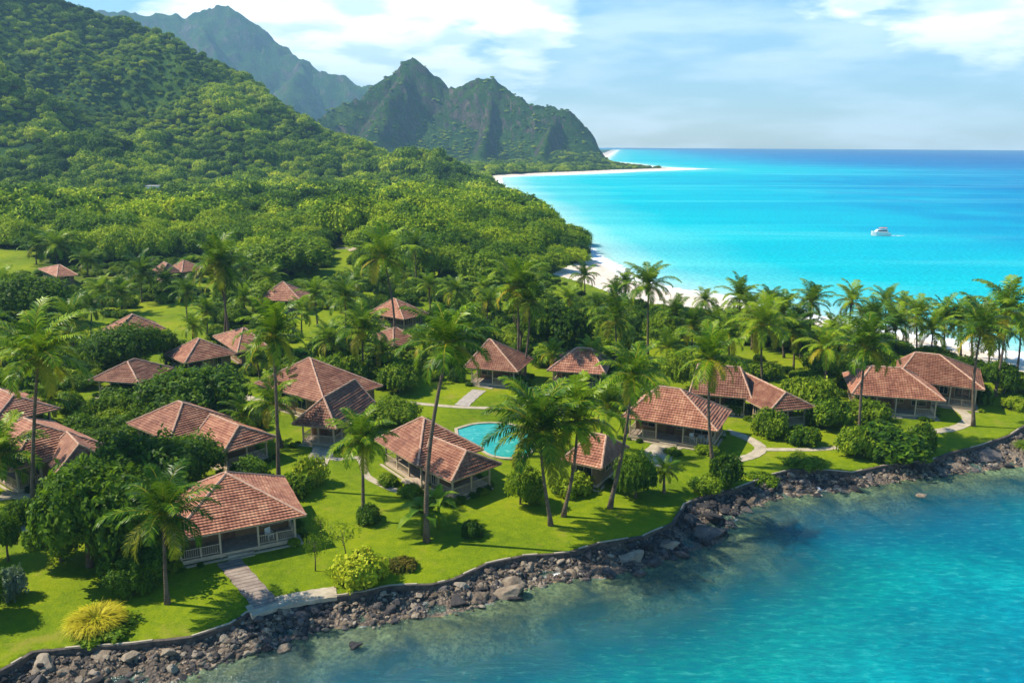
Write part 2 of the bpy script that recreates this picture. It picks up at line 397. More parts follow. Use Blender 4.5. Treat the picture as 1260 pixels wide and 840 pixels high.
def m_shore():
    m = Mat('shore_gravel'); p = m.pos()
    f = m.noise(p, 0.55, 6, 0.65, 0.6); g = m.noise(p, 5.5, 5, 0.7)
    c = m.ramp(f, [(0.3, (0.05, 0.045, 0.045)), (0.5, (0.24, 0.175, 0.115)), (0.72, (0.48, 0.37, 0.26))])
    v = m.new('ShaderNodeTexVoronoi'); v.inputs['Scale'].default_value = 4.2; m.L.new(p, v.inputs['Vector'])
    c = m.mix(m.rng(v.outputs['Distance'], 0.1, 0.6, 0.0, 0.6), c, (0.06, 0.05, 0.045)); c = m.mix(m.rng(g, 0.55, 0.7, 0, 0.5), c, (0.45, 0.40, 0.33))
    m.col(c); m.bump(m.math('ADD', m.math('MULTIPLY', v.outputs['Distance'], -1.0), g), 1.0, 0.25); m.p.inputs['Roughness'].default_value = 0.75; return m.m
def m_bed():
    m = Mat('seabed'); p = m.pos()
    f = m.noise(p, 0.28, 6, 0.62, 0.8)
    c = m.ramp(f, [(0.36, (0.04, 0.05, 0.05)), (0.5, (0.30, 0.185, 0.08)), (0.66, (0.58, 0.39, 0.18))])
    c = m.mix(m.rng(m.noise(p, 3.2, 5, 0.7), 0.4, 0.65, 0, 0.75), c, (0.07, 0.065, 0.05)); m.col(c); m.bump(m.noise(p, 2.0, 5, 0.7), 0.9, 0.4); return m.m
def m_hill(name, rocky):
    m = Mat(name); p = m.pos(); g = m.new('ShaderNodeNewGeometry')
    nz = m.new('ShaderNodeSeparateXYZ'); m.L.new(g.outputs['True Normal'], nz.inputs[0])
    n1 = m.noise(p, 0.012, 6, 0.6); n2 = m.noise(p, 0.11, 6, 0.75)
    grn = m.ramp(m.math('ADD', m.math('MULTIPLY', n1, 0.5), m.math('MULTIPLY', n2, 0.5)), [(0.38, (0.012, 0.040, 0.012)), (0.5, (0.030, 0.085, 0.012)), (0.62, (0.085, 0.16, 0.012))])
    rk = m.ramp(m.noise(p, 0.03, 7, 0.7, 0.5, (1, 1, 0.35)), [(0.35, (0.03, 0.03, 0.03)), (0.52, (0.09, 0.078, 0.065)), (0.7, (0.21, 0.165, 0.12))])
    f = m.math('ADD', nz.outputs[2], m.math('MULTIPLY', m.math('SUBTRACT', n2, 0.5), 0.5))
    lo, hi = (0.66, 0.54) if rocky else (0.42, 0.30)
    m.col(m.mix(m.rng(f, lo, hi), grn, rk)); m.p.inputs['Roughness'].default_value = 0.95; m.p.inputs['Specular IOR Level'].default_value = 0.05
    m.bump(m.math('ADD', m.noise(p, 0.05, 8, 0.72), n2), 1.0, 14 if rocky else 6); return m.m
def m_water():
    m = Mat('sea_water'); p = m.pos(); at = m.attr('wcol'); al = m.attr('opac').outputs['Fac']; rp = m.attr('bay').outputs['Fac']
    n = m.noise(p, 0.045, 5, 0.6, 0.7); s = m.noise(p, 0.011, 6, 0.62, 0.4, (0.22, 1.6, 1))
    col = m.mix(m.math('MULTIPLY', m.rng(n, 0.46, 0.66, 0, 0.65), rp), at.outputs['Color'], (0.0, 0.085, 0.13), 'MIX')
    col = m.mix(m.rng(s, 0.40, 0.68, 0, 0.24), col, (0.0, 0.17, 0.42))
    col = m.mix(m.rng(s, 0.34, 0.50, 0.13, 0), col, (0.35, 0.8, 0.8))
    nb = m.noise(p, 1.15, 7, 0.66, 0.3, (0.75, 2.0, 1)); nf = m.noise(p, 0.10, 6, 0.7, 0.3, (0.45, 1.6, 1)); nc = m.noise(p, 5.0, 3, 0.6, 0.4, (0.8, 1.6, 1))
    col = m.mix(m.rng(nb, 0.38, 0.60, 0.42, 0), col, (0.0, 0.09, 0.17)); col = m.mix(m.rng(nb, 0.54, 0.72, 0, 0.14), col, (0.20, 0.72, 0.68))  # ripples painted into the water colour: darkened troughs, pale highlights on the crests
    h = m.math('ADD', m.math('MULTIPLY', nb, 0.20), m.math('MULTIPLY', nc, 0.05))
    h = m.math('ADD', h, m.math('MULTIPLY', nf, 1.0))
    b = m.new('ShaderNodeBump'); b.inputs['Strength'].default_value = 1.0; b.inputs['Distance'].default_value = 1.1; m.L.new(h, b.inputs['Height'])
    df = m.new('ShaderNodeSubsurfaceScattering'); df.falloff = 'BURLEY'; m.put(df.inputs['Color'], col); df.inputs['Scale'].default_value = 1.0; df.inputs['Radius'].default_value = (2.0, 6.0, 6.0); m.L.new(b.outputs[0], df.inputs['Normal'])
    gl = m.new('ShaderNodeBsdfGlossy'); gl.inputs['Roughness'].default_value = 0.12; m.L.new(b.outputs[0], gl.inputs['Normal'])
    gl.inputs[0].default_value = (0.75, 0.9, 1, 1)
    dd = m.new('ShaderNodeBsdfDiffuse'); m.L.new(col, dd.inputs[0]); m.L.new(b.outputs[0], dd.inputs['Normal'])
    ds = m.new('ShaderNodeMixShader'); ds.inputs[0].default_value = 0.38; m.L.new(df.outputs[0], ds.inputs[1]); m.L.new(dd.outputs[0], ds.inputs[2]); df = ds
    tr = m.new('ShaderNodeBsdfTransparent'); tr.inputs[0].default_value = (0.62, 0.88, 0.84, 1)
    body = m.new('ShaderNodeMixShader'); m.L.new(al, body.inputs[0]); m.L.new(tr.outputs[0], body.inputs[1]); m.L.new(df.outputs[0], body.inputs[2])
    fr = m.new('ShaderNodeFresnel'); fr.inputs[0].default_value = 1.33; m.L.new(b.outputs[0], fr.inputs['Normal'])
    sf = m.math('MINIMUM', m.math('MULTIPLY', fr.outputs[0], 0.6), 0.05)
    mx = m.new('ShaderNodeMixShader'); m.L.new(sf, mx.inputs[0]); m.L.new(body.outputs[0], mx.inputs[1]); m.L.new(gl.outputs[0], mx.inputs[2])
    # foam where waves break
    fo = m.attr('foam').outputs['Fac']; ft = m.noise(p, 0.25, 6, 0.7, 0.6, (0.6, 1.5, 1))
    ff = m.rng(m.math('ADD', fo, m.math('SUBTRACT', ft, 0.5)), 0.50, 0.66)
    fd = m.new('ShaderNodeBsdfDiffuse'); fd.inputs[0].default_value = (0.86, 0.89, 0.88, 1)
    m2 = m.new('ShaderNodeMixShader'); m.L.new(ff, m2.inputs[0]); m.L.new(mx.outputs[0], m2.inputs[1]); m.L.new(fd.outputs[0], m2.inputs[2])
    m.L.new(m2.outputs[0], m.out.inputs[0]); return m.m

def polar_grid(nr, na, r0, r1, a0, a1, mid=None):
    r = np.exp(np.linspace(math.log(r0), math.log(r1), nr)); a = np.radians(np.linspace(a0, a1, na))
    Rr, A = np.meshgrid(r, a, indexing='ij'); X = Rr * np.sin(A); Y = Rr * np.cos(A)
    i = np.arange(nr * na).reshape(nr, na)
    F = np.stack([i[:-1, :-1], i[:-1, 1:], i[1:, 1:], i[1:, :-1]], -1).reshape(-1, 4)[:, ::-1]
    return X.ravel(), Y.ravel(), F
def sub(V, F, mask, *arrs):
    f = F[mask]; u, inv = np.unique(f.ravel(), return_inverse=True)
    return (V[u], inv.reshape(-1, F.shape[1])) + tuple(a[u] for a in arrs)

def build_terrain():
    X, Y, F = polar_grid(900, 820, 34, 8200, -58, 58)
    Z, dW, dL, front = height(X, Y); D = np.hypot(X, Y)
    V = np.stack([X, Y, Z], 1)
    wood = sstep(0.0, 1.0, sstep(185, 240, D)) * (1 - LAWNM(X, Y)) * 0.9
    fz = F; fm = lambda a: a[fz].mean(1)
    fdW, fdL, fD, fZ, ff = fm(dW), fm(dL), fm(D), fm(Z), fm(front.astype(float)) > 0.5
    far = fD > 455
    sea = fdW < 0
    keep = ~(sea & (fdW < -60))
    zones = {'lawn': (fdL >= 0) & ~far, 'rocky_shore': (fdL < 0) & ~sea & ff & ~far, 'beach': (fdL < 0) & ~sea & ~(ff & ~far),
             'seabed': sea & keep, 'hills': (fdL >= 0) & far & (fD < 1050) , 'mountains': (fdL >= 0) & far & (fD >= 1050)}
    mats = {'lawn': m_lawn(), 'rocky_shore': m_shore(), 'beach': m_sand(), 'seabed': m_bed(), 'hills': m_hill('hill_green', False), 'mountains': m_hill('mountain_rock', True)}
    for k, m in zones.items():
        v, f, w = sub(V, F, m, wood)
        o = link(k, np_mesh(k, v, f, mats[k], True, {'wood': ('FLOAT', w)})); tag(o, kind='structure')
    return mats

def ramp_np(x, xs, cs):
    return np.stack([np.interp(x, xs, [c[i] for c in cs]) for i in range(3)], 1)
def build_sea():
    X, Y, F = polar_grid(700, 420, 20, 9000, -62, 62)
    dW, iW = sdf(POLY_W, X, Y); D = np.hypot(X, Y); front = iW < NF
    d = np.maximum(-dW, 0)
    wob = (fbm(X / 30, Y / 30, 3) - 0.5)
    dn = d + wob * 5 * sstep(1, 8, d) + (X - 5) * 0.06
    cf = ramp_np(dn, [0, 4, 9, 15, 22, 30, 40, 70], [(.08,.10,.05),(.02,.11,.09),(0,.12,.13),(0,.29,.25),(0,.37,.38),(0,.25,.38),(0,.10,.28),(0,.06,.20)])
    do = d * (1 + 0.5 * wob); wide = 1 + 0.6 * sstep(300, 700, Y)
    co = ramp_np(do / wide, [0, 9, 22, 55, 130, 200, 320, 700, 3000], [(.60,.76,.66),(.34,.70,.64),(.09,.58,.58),(0,.50,.55),(0,.42,.54),(0,.28,.48),(0,.16,.40),(0,.09,.32),(0,.05,.24)])
    xe = sstep(88, 112, X)[:, None]; cf = cf * 0.88 * (1 - xe) + co * xe
    C = np.where(front[:, None], cf, co)
    op = np.where(front, 1 - np.exp(-(np.maximum(d + 1.2 * wob, 0) / 6.2) ** 1.5), 1 - np.exp(-d / 2.5))
    op = np.clip(op, 0.06, 1)
    foam = np.where(front, 0.46 * sstep(1.3, 0.0, d), 0.80 * sstep(12, 1, d))
    foam = np.maximum(foam, np.where((D > 900) & (~front), 0.62 * sstep(70, 5, d), 0))
    # breakers off the far spit
    sx, sy = g2(790, 206); foam = np.maximum(foam, 0.55 * np.exp(-(((X - sx) / 110) ** 2 + ((Y - sy) / 170) ** 2)))
    m = dW[F].min(1) < 3
    Vv, f, C, op, foam, fr = sub(np.stack([X, Y, np.zeros_like(X)], 1), F, m, C, op, foam, front.astype(float))
    C4 = np.concatenate([C, np.ones((len(C), 1))], 1)
    o = link('sea', np_mesh('sea', Vv, f, m_water(), True, {'wcol': ('FLOAT_COLOR', C4), 'opac': ('FLOAT', op), 'foam': ('FLOAT', foam), 'bay': ('FLOAT', fr)}))
    tag(o, kind='structure')

# lawns that stay open among the trees (pixel outlines on the ground)
LAWN_PX = [[(165,372),(258,372),(262,395),(258,425),(205,425),(175,405)], [(-60,318),(52,318),(50,340),(-60,345)], [(398,318),(440,312),(448,330),(440,352),(405,345)],
           [(365,382),(440,385),(440,432),(370,432)], [(480,470),(650,470),(650,545),(480,545)], [(785,400),(850,398),(862,420),(850,480),(790,480)],
           [(62,482),(105,480),(108,508),(62,512)], [(255,485),(330,480),(330,520),(262,520)], [(130,478),(185,478),(185,500),(120,505)],
           [(-300,640),(280,640),(345,560),(370,540),(560,520),(640,520),(840,500),(900,520),(1000,545),(1050,545),(1100,515),(1210,495),(1400,500),(1400,900),(-300,1200)]]
LAWN_W = [[g2(p[0], p[1], LAWN_Z + 0.3) for p in q] for q in LAWN_PX]
def LAWNM(X, Y, soft=3.0):
    m = np.zeros(np.shape(X))
    for q in LAWN_W: m = np.maximum(m, sstep(-soft, soft, sdf(q, np.asarray(X, float), np.asarray(Y, float))[0]))
    return m
MATS = build_terrain()
build_sea()

def build_haze():
    m = bpy.data.materials.new('haze'); m.use_nodes = True; nt = m.node_tree; nt.nodes.remove(nt.nodes['Principled BSDF'])
    v = nt.nodes.new('ShaderNodeVolumePrincipled'); v.inputs['Density'].default_value = HAZE
    v.inputs['Color'].default_value = (0.38, 0.74, 1.0, 1); v.inputs['Anisotropy'].default_value = 0.0
    nt.links.new(v.outputs[0], nt.nodes['Material Output'].inputs['Volume'])
    b = MB(); b.box(-9300, 9300, -800, 9300, -6, 760); o = b.build('haze', m); tag(o, kind='stuff', label='thin bluish sea air that pales the far mountains')
HAZE = 0.00016
build_haze()

# ------------------------------------------------------------------ paths, sea wall, pool
def m_conc(name, a, b, sc=1.2):
    m = Mat(name); p = m.pos(); m.col(m.ramp(m.noise(p, sc, 6, 0.65), [(0.32, a), (0.68, b)])); m.bump(m.noise(p, 8, 4, 0.6), 0.4, 0.03); return m.m
CONC = m_conc('pale_concrete', (0.28, 0.235, 0.165), (0.47, 0.40, 0.29)); WALLSTONE = m_conc('wall_stone', (0.025, 0.022, 0.02), (0.12, 0.095, 0.075), 2.5)
PAVE = m_conc('grey_paving', (0.24, 0.21, 0.18), (0.44, 0.39, 0.33), 2.0)
def smooth_line(pts, n=6):
    out = []
    P = [Vector(p) for p in pts]; P = [P[0] * 2 - P[1]] + P + [P[-1] * 2 - P[-2]]
    for i in range(1, len(P) - 2):
        for k in range(n):
            t = k / n; a, b, c, d = P[i - 1], P[i], P[i + 1], P[i + 2]
            out.append(0.5 * ((2 * b) + (c - a) * t + (2 * a - 5 * b + 4 * c - d) * t * t + (-a + 3 * b - 3 * c + d) * t ** 3))
    out.append(P[-2]); return out
def path(name, px, w, mat, thick=0.05, n=8, flat=False):
    pts = smooth_line([ray(a, b, LAWN_Z).to_2d() for a, b in px], n); b = MB(); L = []; Rr = []
    for i, p in enumerate(pts):
        t = (pts[min(i + 1, len(pts) - 1)] - pts[max(i - 1, 0)]).normalized(); nn = Vector((-t.y, t.x)); ww = w * (1 + 0.05 * math.sin(i * 1.7))
        z = (LAWN_Z if flat else gz(p.x, p.y)) + thick
        L.append(Vector((*(p + nn * ww / 2), z))); Rr.append(Vector((*(p - nn * ww / 2), z)))
    for i in range(len(pts) - 1):
        q = [Rr[i], Rr[i + 1], L[i + 1], L[i]]
        b.face(q)
        dz = Vector((0, 0, -0.3))
        b.face([L[i], L[i + 1], L[i + 1] + dz, L[i] + dz]); b.face([Rr[i + 1], Rr[i], Rr[i] + dz, Rr[i + 1] + dz])
    b.face([L[0], L[0] + Vector((0, 0, -0.3)), Rr[0] + Vector((0, 0, -0.3)), Rr[0]]); b.face([Rr[-1], Rr[-1] + Vector((0, 0, -0.3)), L[-1] + Vector((0, 0, -0.3)), L[-1]])
    o = b.build(name, mat); tag(o, kind='structure'); return o
def m_planks():
    m = Mat('walkway_planks'); tc = m.new('ShaderNodeTexCoord'); p = m.pos()
    w = m.new('ShaderNodeTexWave'); w.wave_type = 'BANDS'; w.inputs['Scale'].default_value = 0.62; w.inputs['Distortion'].default_value = 1.0
    mp = m.new('ShaderNodeMapping'); mp.inputs['Rotation'].default_value = (0, 0, R_(62)); m.L.new(p, mp.inputs[0]); m.L.new(mp.outputs[0], w.inputs[0])
    c = m.ramp(m.noise(p, 1.5, 5, 0.6), [(0.3, (0.17, 0.13, 0.105)), (0.7, (0.31, 0.25, 0.20))])
    m.col(m.mix(m.rng(w.outputs[0], 0.12, 0.0, 0, 0.8), c, (0.05, 0.04, 0.03))); return m.m
path('path', [(281,690),(300,712),(322,737),(335,752)], 1.75, m_planks(), 0.06)
path('path', [(306,752),(345,740),(385,732),(414,728)], 1.5, CONC, 0.05, flat=True)
path('path', [(402,542),(395,560),(380,582),(368,597)], 2.4, CONC, 0.05)
path('path', [(396,560),(415,565),(440,563),(447,572),(452,586),(478,600),(500,607)], 0.75, CONC, 0.04)
path('path', [(590,480),(580,488),(568,499)], 1.9, PAVE, 0.05)
path('path', [(468,491),(520,497),(570,501),(640,503),(690,506)], 0.9, CONC, 0.04)
path('path', [(826,546),(812,556),(803,574)], 3.2, CONC, 0.05)
path('path', [(893,530),(912,536),(930,545),(936,553),(925,561),(905,566)], 1.3, CONC, 0.05)
path('path', [(934,553),(965,553),(1000,553),(1040,550)], 0.9, CONC, 0.04)
path('path', [(1150,498),(1172,501),(1188,510),(1190,519),(1174,527),(1145,531),(1120,531)], 1.3, CONC, 0.05)
path('path', [(0,611),(25,608),(48,612),(60,622)], 2.0, CONC, 0.05)
path('path', [(0,652),(20,648),(42,652)], 1.0, CONC, 0.05)
path('path', [(260,478),(290,484),(318,494),(345,500)], 1.4, CONC, 0.05)
path('path', [(640,455),(600,478)], 1.2, CONC, 0.05)
path('path', [(130,352),(148,350),(160,357)], 3.0, CONC, 0.05)
path('path', [(415,318),(432,318),(440,321)], 4.0, CONC, 0.05)

def seawall():
    root = empty('sea_wall', (l1[40][0], l1[40][1], LAWN_Z), 'low dark stone sea wall holding the lawn above the rocky shore, with pale coping', 'wall')
    a = MB(); c = MB(); off = Vector((-l1[40][0], -l1[40][1], -LAWN_Z)); r = random.Random(4)
    P = [Vector((x, y)) for x, y in l1]
    seg = []
    for i in range(len(P)):
        t = (P[min(i + 1, len(P) - 1)] - P[max(i - 1, 0)]).normalized(); seg.append(Vector((-t.y, t.x)))
    for i in range(len(P) - 1):
        for (mb, o0, o1, z0, z1) in ((a, -0.20, 0.06, 0.1, LAWN_Z + 0.03), (c, -0.10, 0.04, LAWN_Z + 0.03, LAWN_Z + 0.09)):
            if mb is c and r.random() < 0.35: continue
            q = []
            for k, n in ((i, seg[i]), (i + 1, seg[i + 1])):
                for oo in (o0, o1):
                    for z in (z0, z1):
                        p = P[k] + n * oo; q.append(Vector((p.x, p.y, z)) + off)
            A0, A1, B0, B1, C0, C1, D0, D1 = q
            mb.face([A0, C0, C1, A1]); mb.face([B1, D1, D0, B0]); mb.face([A1, C1, D1, B1]); mb.face([A0, A1, B1, B0]); mb.face([C1, C0, D0, D1])
    a.build('wall_stones', WALLSTONE, root); c.build('coping', CONC, root)
seawall()

def pool():
    c = ray(606, 541, LAWN_Z); root = empty('swimming_pool', (c.x, c.y, LAWN_Z), 'kidney shaped turquoise pool with pale coping beside the L-shaped cottage', 'swimming pool')
    pts = [(563,528),(585,522),(612,521),(640,525),(654,534),(656,548),(646,560),(628,563),(606,560),(590,551),(574,542),(562,535)]
    W2 = [ray(a, b, LAWN_Z + 0.1) for a, b in pts]; loop = smooth_line([Vector((p.x - c.x, p.y - c.y)) for p in W2] , 5)
    loop = loop[:-1]
    n = len(loop); b = MB(); w = MB(); cen = sum(loop, Vector((0, 0))) / n
    def ring(s, z): return [Vector(((p - cen).x * s + cen.x, (p - cen).y * s + cen.y, z)) for p in loop]
    o0, o1, i1, i0 = ring(1.08, 0.0), ring(1.08, 0.16), ring(1.0, 0.17), ring(1.0, -0.02)
    for k in range(n):
        j = (k + 1) % n
        b.face([o0[k], o0[j], o1[j], o1[k]]); b.face([o1[k], o1[j], i1[j], i1[k]]); b.face([i1[k], i1[j], i0[j], i0[k]])
    b.build('coping', CONC, root)
    m = Mat('pool_water'); p = m.pos(); m.col(m.ramp(m.noise(p, 0.8, 4, 0.6, 1.5), [(0.35, (0.01, 0.26, 0.23)), (0.6, (0.04, 0.34, 0.29)), (0.76, (0.20, 0.50, 0.44))]))
    m.p.inputs['Roughness'].default_value = 0.06; m.p.inputs['Specular IOR Level'].default_value = 0.5; m.bump(m.noise(p, 2.2, 3, 0.5, 0.8), 0.35, 0.08)
    w.face([Vector((q.x, q.y, 0.06)) for q in ring(1.0, 0)]); w.build('water', m.m, root)
    # bubbling foam patch
    return
    f = MB(); r = random.Random(2); fc = ray(598, 533, LAWN_Z) - Vector((c.x, c.y, LAWN_Z))
    for k in range(60):
        a = r.uniform(0, 6.28); q = abs(r.gauss(0, 0.7)); x, y = fc.x + math.cos(a) * q * 1.2, fc.y + math.sin(a) * q; s = r.uniform(0.05, 0.16)
        f.face([(x + s * math.cos(t), y + s * 0.7 * math.sin(t), 0.085) for t in np.linspace(0, 6.28, 7)[:-1]])
    fm = Mat('foam'); fm.col((0.8, 0.88, 0.86)); f.build('foam', fm.m, root)
pool()
# ------------------------------------------------------------------ cottages
def m_roof(name, a, b, c):
    m = Mat(name); uv = m.new('ShaderNodeUVMap').outputs[0]; oi = m.new('ShaderNodeObjectInfo'); tc = m.new('ShaderNodeTexCoord').outputs['Object']
    sc = m.new('ShaderNodeVectorMath'); sc.operation = 'MULTIPLY'; sc.inputs[1].default_value = (1 / 0.24, 1 / 0.34, 1); m.L.new(uv, sc.inputs[0])
    fl = m.new('ShaderNodeVectorMath'); fl.operation = 'FLOOR'; m.L.new(sc.outputs[0], fl.inputs[0])
    wn = m.new('ShaderNodeTexWhiteNoise'); wn.noise_dimensions = '2D'; m.L.new(fl.outputs[0], wn.inputs['Vector'])
    n = m.noise(tc, 0.7, 6, 0.65)
    f = m.math('ADD', m.math('MULTIPLY', wn.outputs[0], 0.22), m.math('MULTIPLY', n, 0.92))
    col = m.ramp(f, [(0.28, a), (0.55, b), (0.85, c)])
    st = m.noise(tc, 1.6, 6, 0.75, 0, (0.5, 0.5, 1.3))
    col = m.mix(m.rng(st, 0.56, 0.76, 0, 0.65), col, (0.13, 0.07, 0.06))
    col = m.mix(m.rng(m.noise(tc, 3.1, 4, 0.7), 0.60, 0.72, 0, 0.35), col, (0.55, 0.36, 0.26))
    hs = m.new('ShaderNodeHueSaturation'); m.L.new(col, hs.inputs['Color']); m.L.new(m.rng(oi.outputs['Random'], 0, 1, 0.74, 1.2), hs.inputs['Value'])
    m.col(hs.outputs[0]); m.p.inputs['Roughness'].default_value = 0.75
    wv = m.new('ShaderNodeTexWave'); wv.wave_type = 'BANDS'; wv.bands_direction = 'X'; wv.inputs['Scale'].default_value = 0.52 / 0.5; wv.inputs['Distortion'].default_value = 0.3
    m.L.new(uv, wv.inputs[0]); m.bump(m.math('ADD', m.math('MULTIPLY', wv.outputs[0], 0.6), m.math('MULTIPLY', n, 0.8)), 0.8, 0.06); return m.m
ROOF = m_roof('clay_roof_tiles', (0.115, 0.043, 0.028), (0.255, 0.104, 0.060), (0.41, 0.22, 0.130))
def simple(name, c, rough=0.8, var=0.25, sc=1.5, bump=0.0):
    m = Mat(name); p = m.obj(); d = tuple(x * (1 - var) for x in c); e = tuple(min(1, x * (1 + var)) for x in c)
    n = m.noise(p, sc, 5, 0.65); m.col(m.ramp(n, [(0.3, d), (0.7, e)])); m.p.inputs['Roughness'].default_value = rough
    if bump: m.bump(m.noise(p, sc * 6, 4, 0.6), bump, 0.03)
    return m.m
CAP = simple('ridge_mortar', (0.42, 0.26, 0.18), 0.85, 0.35, 3)
WOODM = simple('weathered_timber', (0.40, 0.29, 0.17), 0.75, 0.35, 2.0)
PALE = simple('pale_painted_timber', (0.46, 0.36, 0.24), 0.6, 0.2, 2.0)
PLAS = simple('ochre_plaster', (0.20, 0.125, 0.06), 0.85, 0.25, 0.8)
DARKW = simple('dark_timber', (0.13, 0.065, 0.035), 0.6, 0.4, 2.0)
DECKM = simple('deck_boards', (0.36, 0.28, 0.21), 0.75, 0.3, 2.5)
UNDER = simple('dark_plinth_stone', (0.10, 0.075, 0.055), 0.9, 0.35, 2.0)  # dark brown stone for the plinth below the deck
GLASS = Mat('window_glass'); GLASS.col((0.02, 0.025, 0.03)); GLASS.p.inputs['Roughness'].default_value = 0.08; GLASS.p.inputs['Specular IOR Level'].default_value = 0.6; GLASS = GLASS.m
WHITE = simple('white_paint', (0.75, 0.74, 0.70), 0.5, 0.08, 2.0)
HOUSES = []      # footprints, kept clear of plants

def solve_block(A, B, C, apex, ax, gzv, eh, ypad=0):
    """eave corners (left, near, right) and the near end of the ridge, as seen -> centre, yaw, size, ridge"""
    ze = gzv + eh
    a, b, c = [ray(p[0], p[1], ze) for p in (A, B, C)]
    u = (b - a); u.z = 0; w = u.length; u.normalize(); n = Vector((-u.y, u.x, 0))
    d = abs((c - b).dot(n)); d = max(d, 3.0)
    if (c - b).dot(n) < 0: print('WARN depth sign', A)
    ctr = a + u * w / 2 + n * d / 2; ctr.z = gzv
    yaw = math.atan2(u.y, u.x)
    Rm = Matrix.Rotation(yaw, 3, 'Z'); o = Rm.transposed() @ (Vector((0, 0, CAM_H)) - ctr); dr = Rm.transposed() @ raydir(*apex)
    if ax == 'x':
        t = -o.y / dr.y; q = o + dr * t; rx, rz = q.x, q.z
    else:
        t = -o.x / dr.x; q = o + dr * t; rx, rz = q.y, q.z
    return ctr, yaw, w, d, rx, rz

def hip_planes(w, d, ze, zr, r0, r1, ax):
    A, B, C, D = Vector((-w/2,-d/2,ze)), Vector((w/2,-d/2,ze)), Vector((w/2,d/2,ze)), Vector((-w/2,d/2,ze))
    if ax == 'x':
        P, Q = Vector((r0, 0, zr)), Vector((r1, 0, zr))
        return [(A, B, Q, P), (B, C, Q, Q), (C, D, P, Q), (D, A, P, P)], [(P, Q), (P, A), (P, D), (Q, B), (Q, C)]
    P, Q = Vector((0, r0, zr)), Vector((0, r1, zr))
    return [(A, B, P, P), (B, C, Q, P), (C, D, Q, Q), (D, A, P, Q)], [(P, Q), (P, A), (P, B), (Q, C), (Q, D)]

def roof_mesh(planes, rnd, lip=0.055, course=0.42):
    b = MB()
    for (ea, eb, tb, ta) in planes:
        n = (eb - ea).cross(ta - ea).normalized()
        if n.z < 0: n = -n
        L = ((ta + tb) / 2 - (ea + eb) / 2).length; k = max(3, int(L / course)); ed = (eb - ea).normalized()
        for i in range(k):
            t0, t1 = i / k, (i + 1) / k
            l0, r0 = ea.lerp(ta, t0), eb.lerp(tb, t0); l1_, r1_ = ea.lerp(ta, t1), eb.lerp(tb, t1)
            m = max(1, int((r0 - l0).length / 1.1)); prev = None
            for j in range(m):
                s0, s1 = j / m, (j + 1) / m
                if prev is None: prev = lip * rnd.uniform(0.7, 1.25)
                e1 = lip * rnd.uniform(0.7, 1.25)
                p0, p1 = l0.lerp(r0, s0) + n * prev, l0.lerp(r0, s1) + n * e1; q0, q1 = l1_.lerp(r1_, s0), l1_.lerp(r1_, s1)
                uv = lambda p, v: ((p - ea).dot(ed), v * L)
                b.face([p0, p1, q1, q0], [uv(p0, t0), uv(p1, t0), uv(q1, t1), uv(q0, t1)])
                g0, g1 = l0.lerp(r0, s0) - n * 0.03, l0.lerp(r0, s1) - n * 0.03
                b.face([g0, g1, p1, p0], [uv(p0, t0 + .001)] * 4)
                prev = e1
    # soffit
    for (ea, eb, tb, ta) in planes:
        dz = Vector((0, 0, -0.10)); pts = [ea + dz, ta + dz, tb + dz, eb + dz]
        if (ta - tb).length < 1e-4: pts = [ea + dz, ta + dz, eb + dz]
        b.face(pts, mi=1)
        b.face([ea + dz, eb + dz, eb, ea], mi=1)
    return b

def window(root, M, x, z0, w, h, wood=None, mull=1):
    f = MB(); t = 0.06
    f.box(x - w/2 - t, x + w/2 + t, -0.05, 0.03, z0 - t, z0); f.box(x - w/2 - t, x + w/2 + t, -0.05, 0.03, z0 + h, z0 + h + t)
    f.box(x - w/2 - t, x - w/2, -0.05, 0.03, z0, z0 + h); f.box(x + w/2, x + w/2 + t, -0.05, 0.03, z0, z0 + h)
    for k in range(mull):
        c = x - w/2 + w * (k + 1) / (mull + 1); f.box(c - 0.025, c + 0.025, -0.045, 0.0, z0, z0 + h)
    o = f.build('window', wood or PALE, root, M=M); g = MB(); g.box(x - w/2, x + w/2, -0.012, 0.02, z0, z0 + h); g.build('pane', GLASS, o)
def door(root, M, x, z0, w=0.95, h=2.05, mat=None):
    f = MB(); f.box(x - w/2, x + w/2, -0.04, 0.02, z0, z0 + h)
    for k in (-1, 1): f.box(x + k * w * 0.22 - 0.13, x + k * w * 0.22 + 0.13, -0.06, -0.04, z0 + 0.25, z0 + h - 0.25)
    o = f.build('door', mat or DARKW, root, M=M); g = MB(); g.tube([(x + w*0.40, -0.1, z0 + 1.0), (x + w*0.40, -0.1, z0 + 1.14)], 0.02, 5); g.build('handle', PALE, o)
def railing(mb, a, b, z, h=0.85, sp=0.16):
    a, b = Vector(a), Vector(b); L = (b - a).length; t = (b - a).normalized(); ang = math.atan2(t.y, t.x)
    M = Matrix.Translation((a.x, a.y, 0)) @ Matrix.Rotation(ang, 4, 'Z')
    mb.box(0, L, -0.035, 0.035, z + h - 0.06, z + h, M=M); mb.box(0, L, -0.03, 0.03, z + 0.10, z + 0.16, M=M)
    k = max(2, int(L / sp))
    for i in range(1, k): mb.box(L * i / k - 0.016, L * i / k + 0.016, -0.015, 0.015, z + 0.16, z + h - 0.06, M=M)
    if L > 2.4: mb.box(L/2 - 0.05, L/2 + 0.05, -0.05, 0.05, z, z + h + 0.05, M=M)

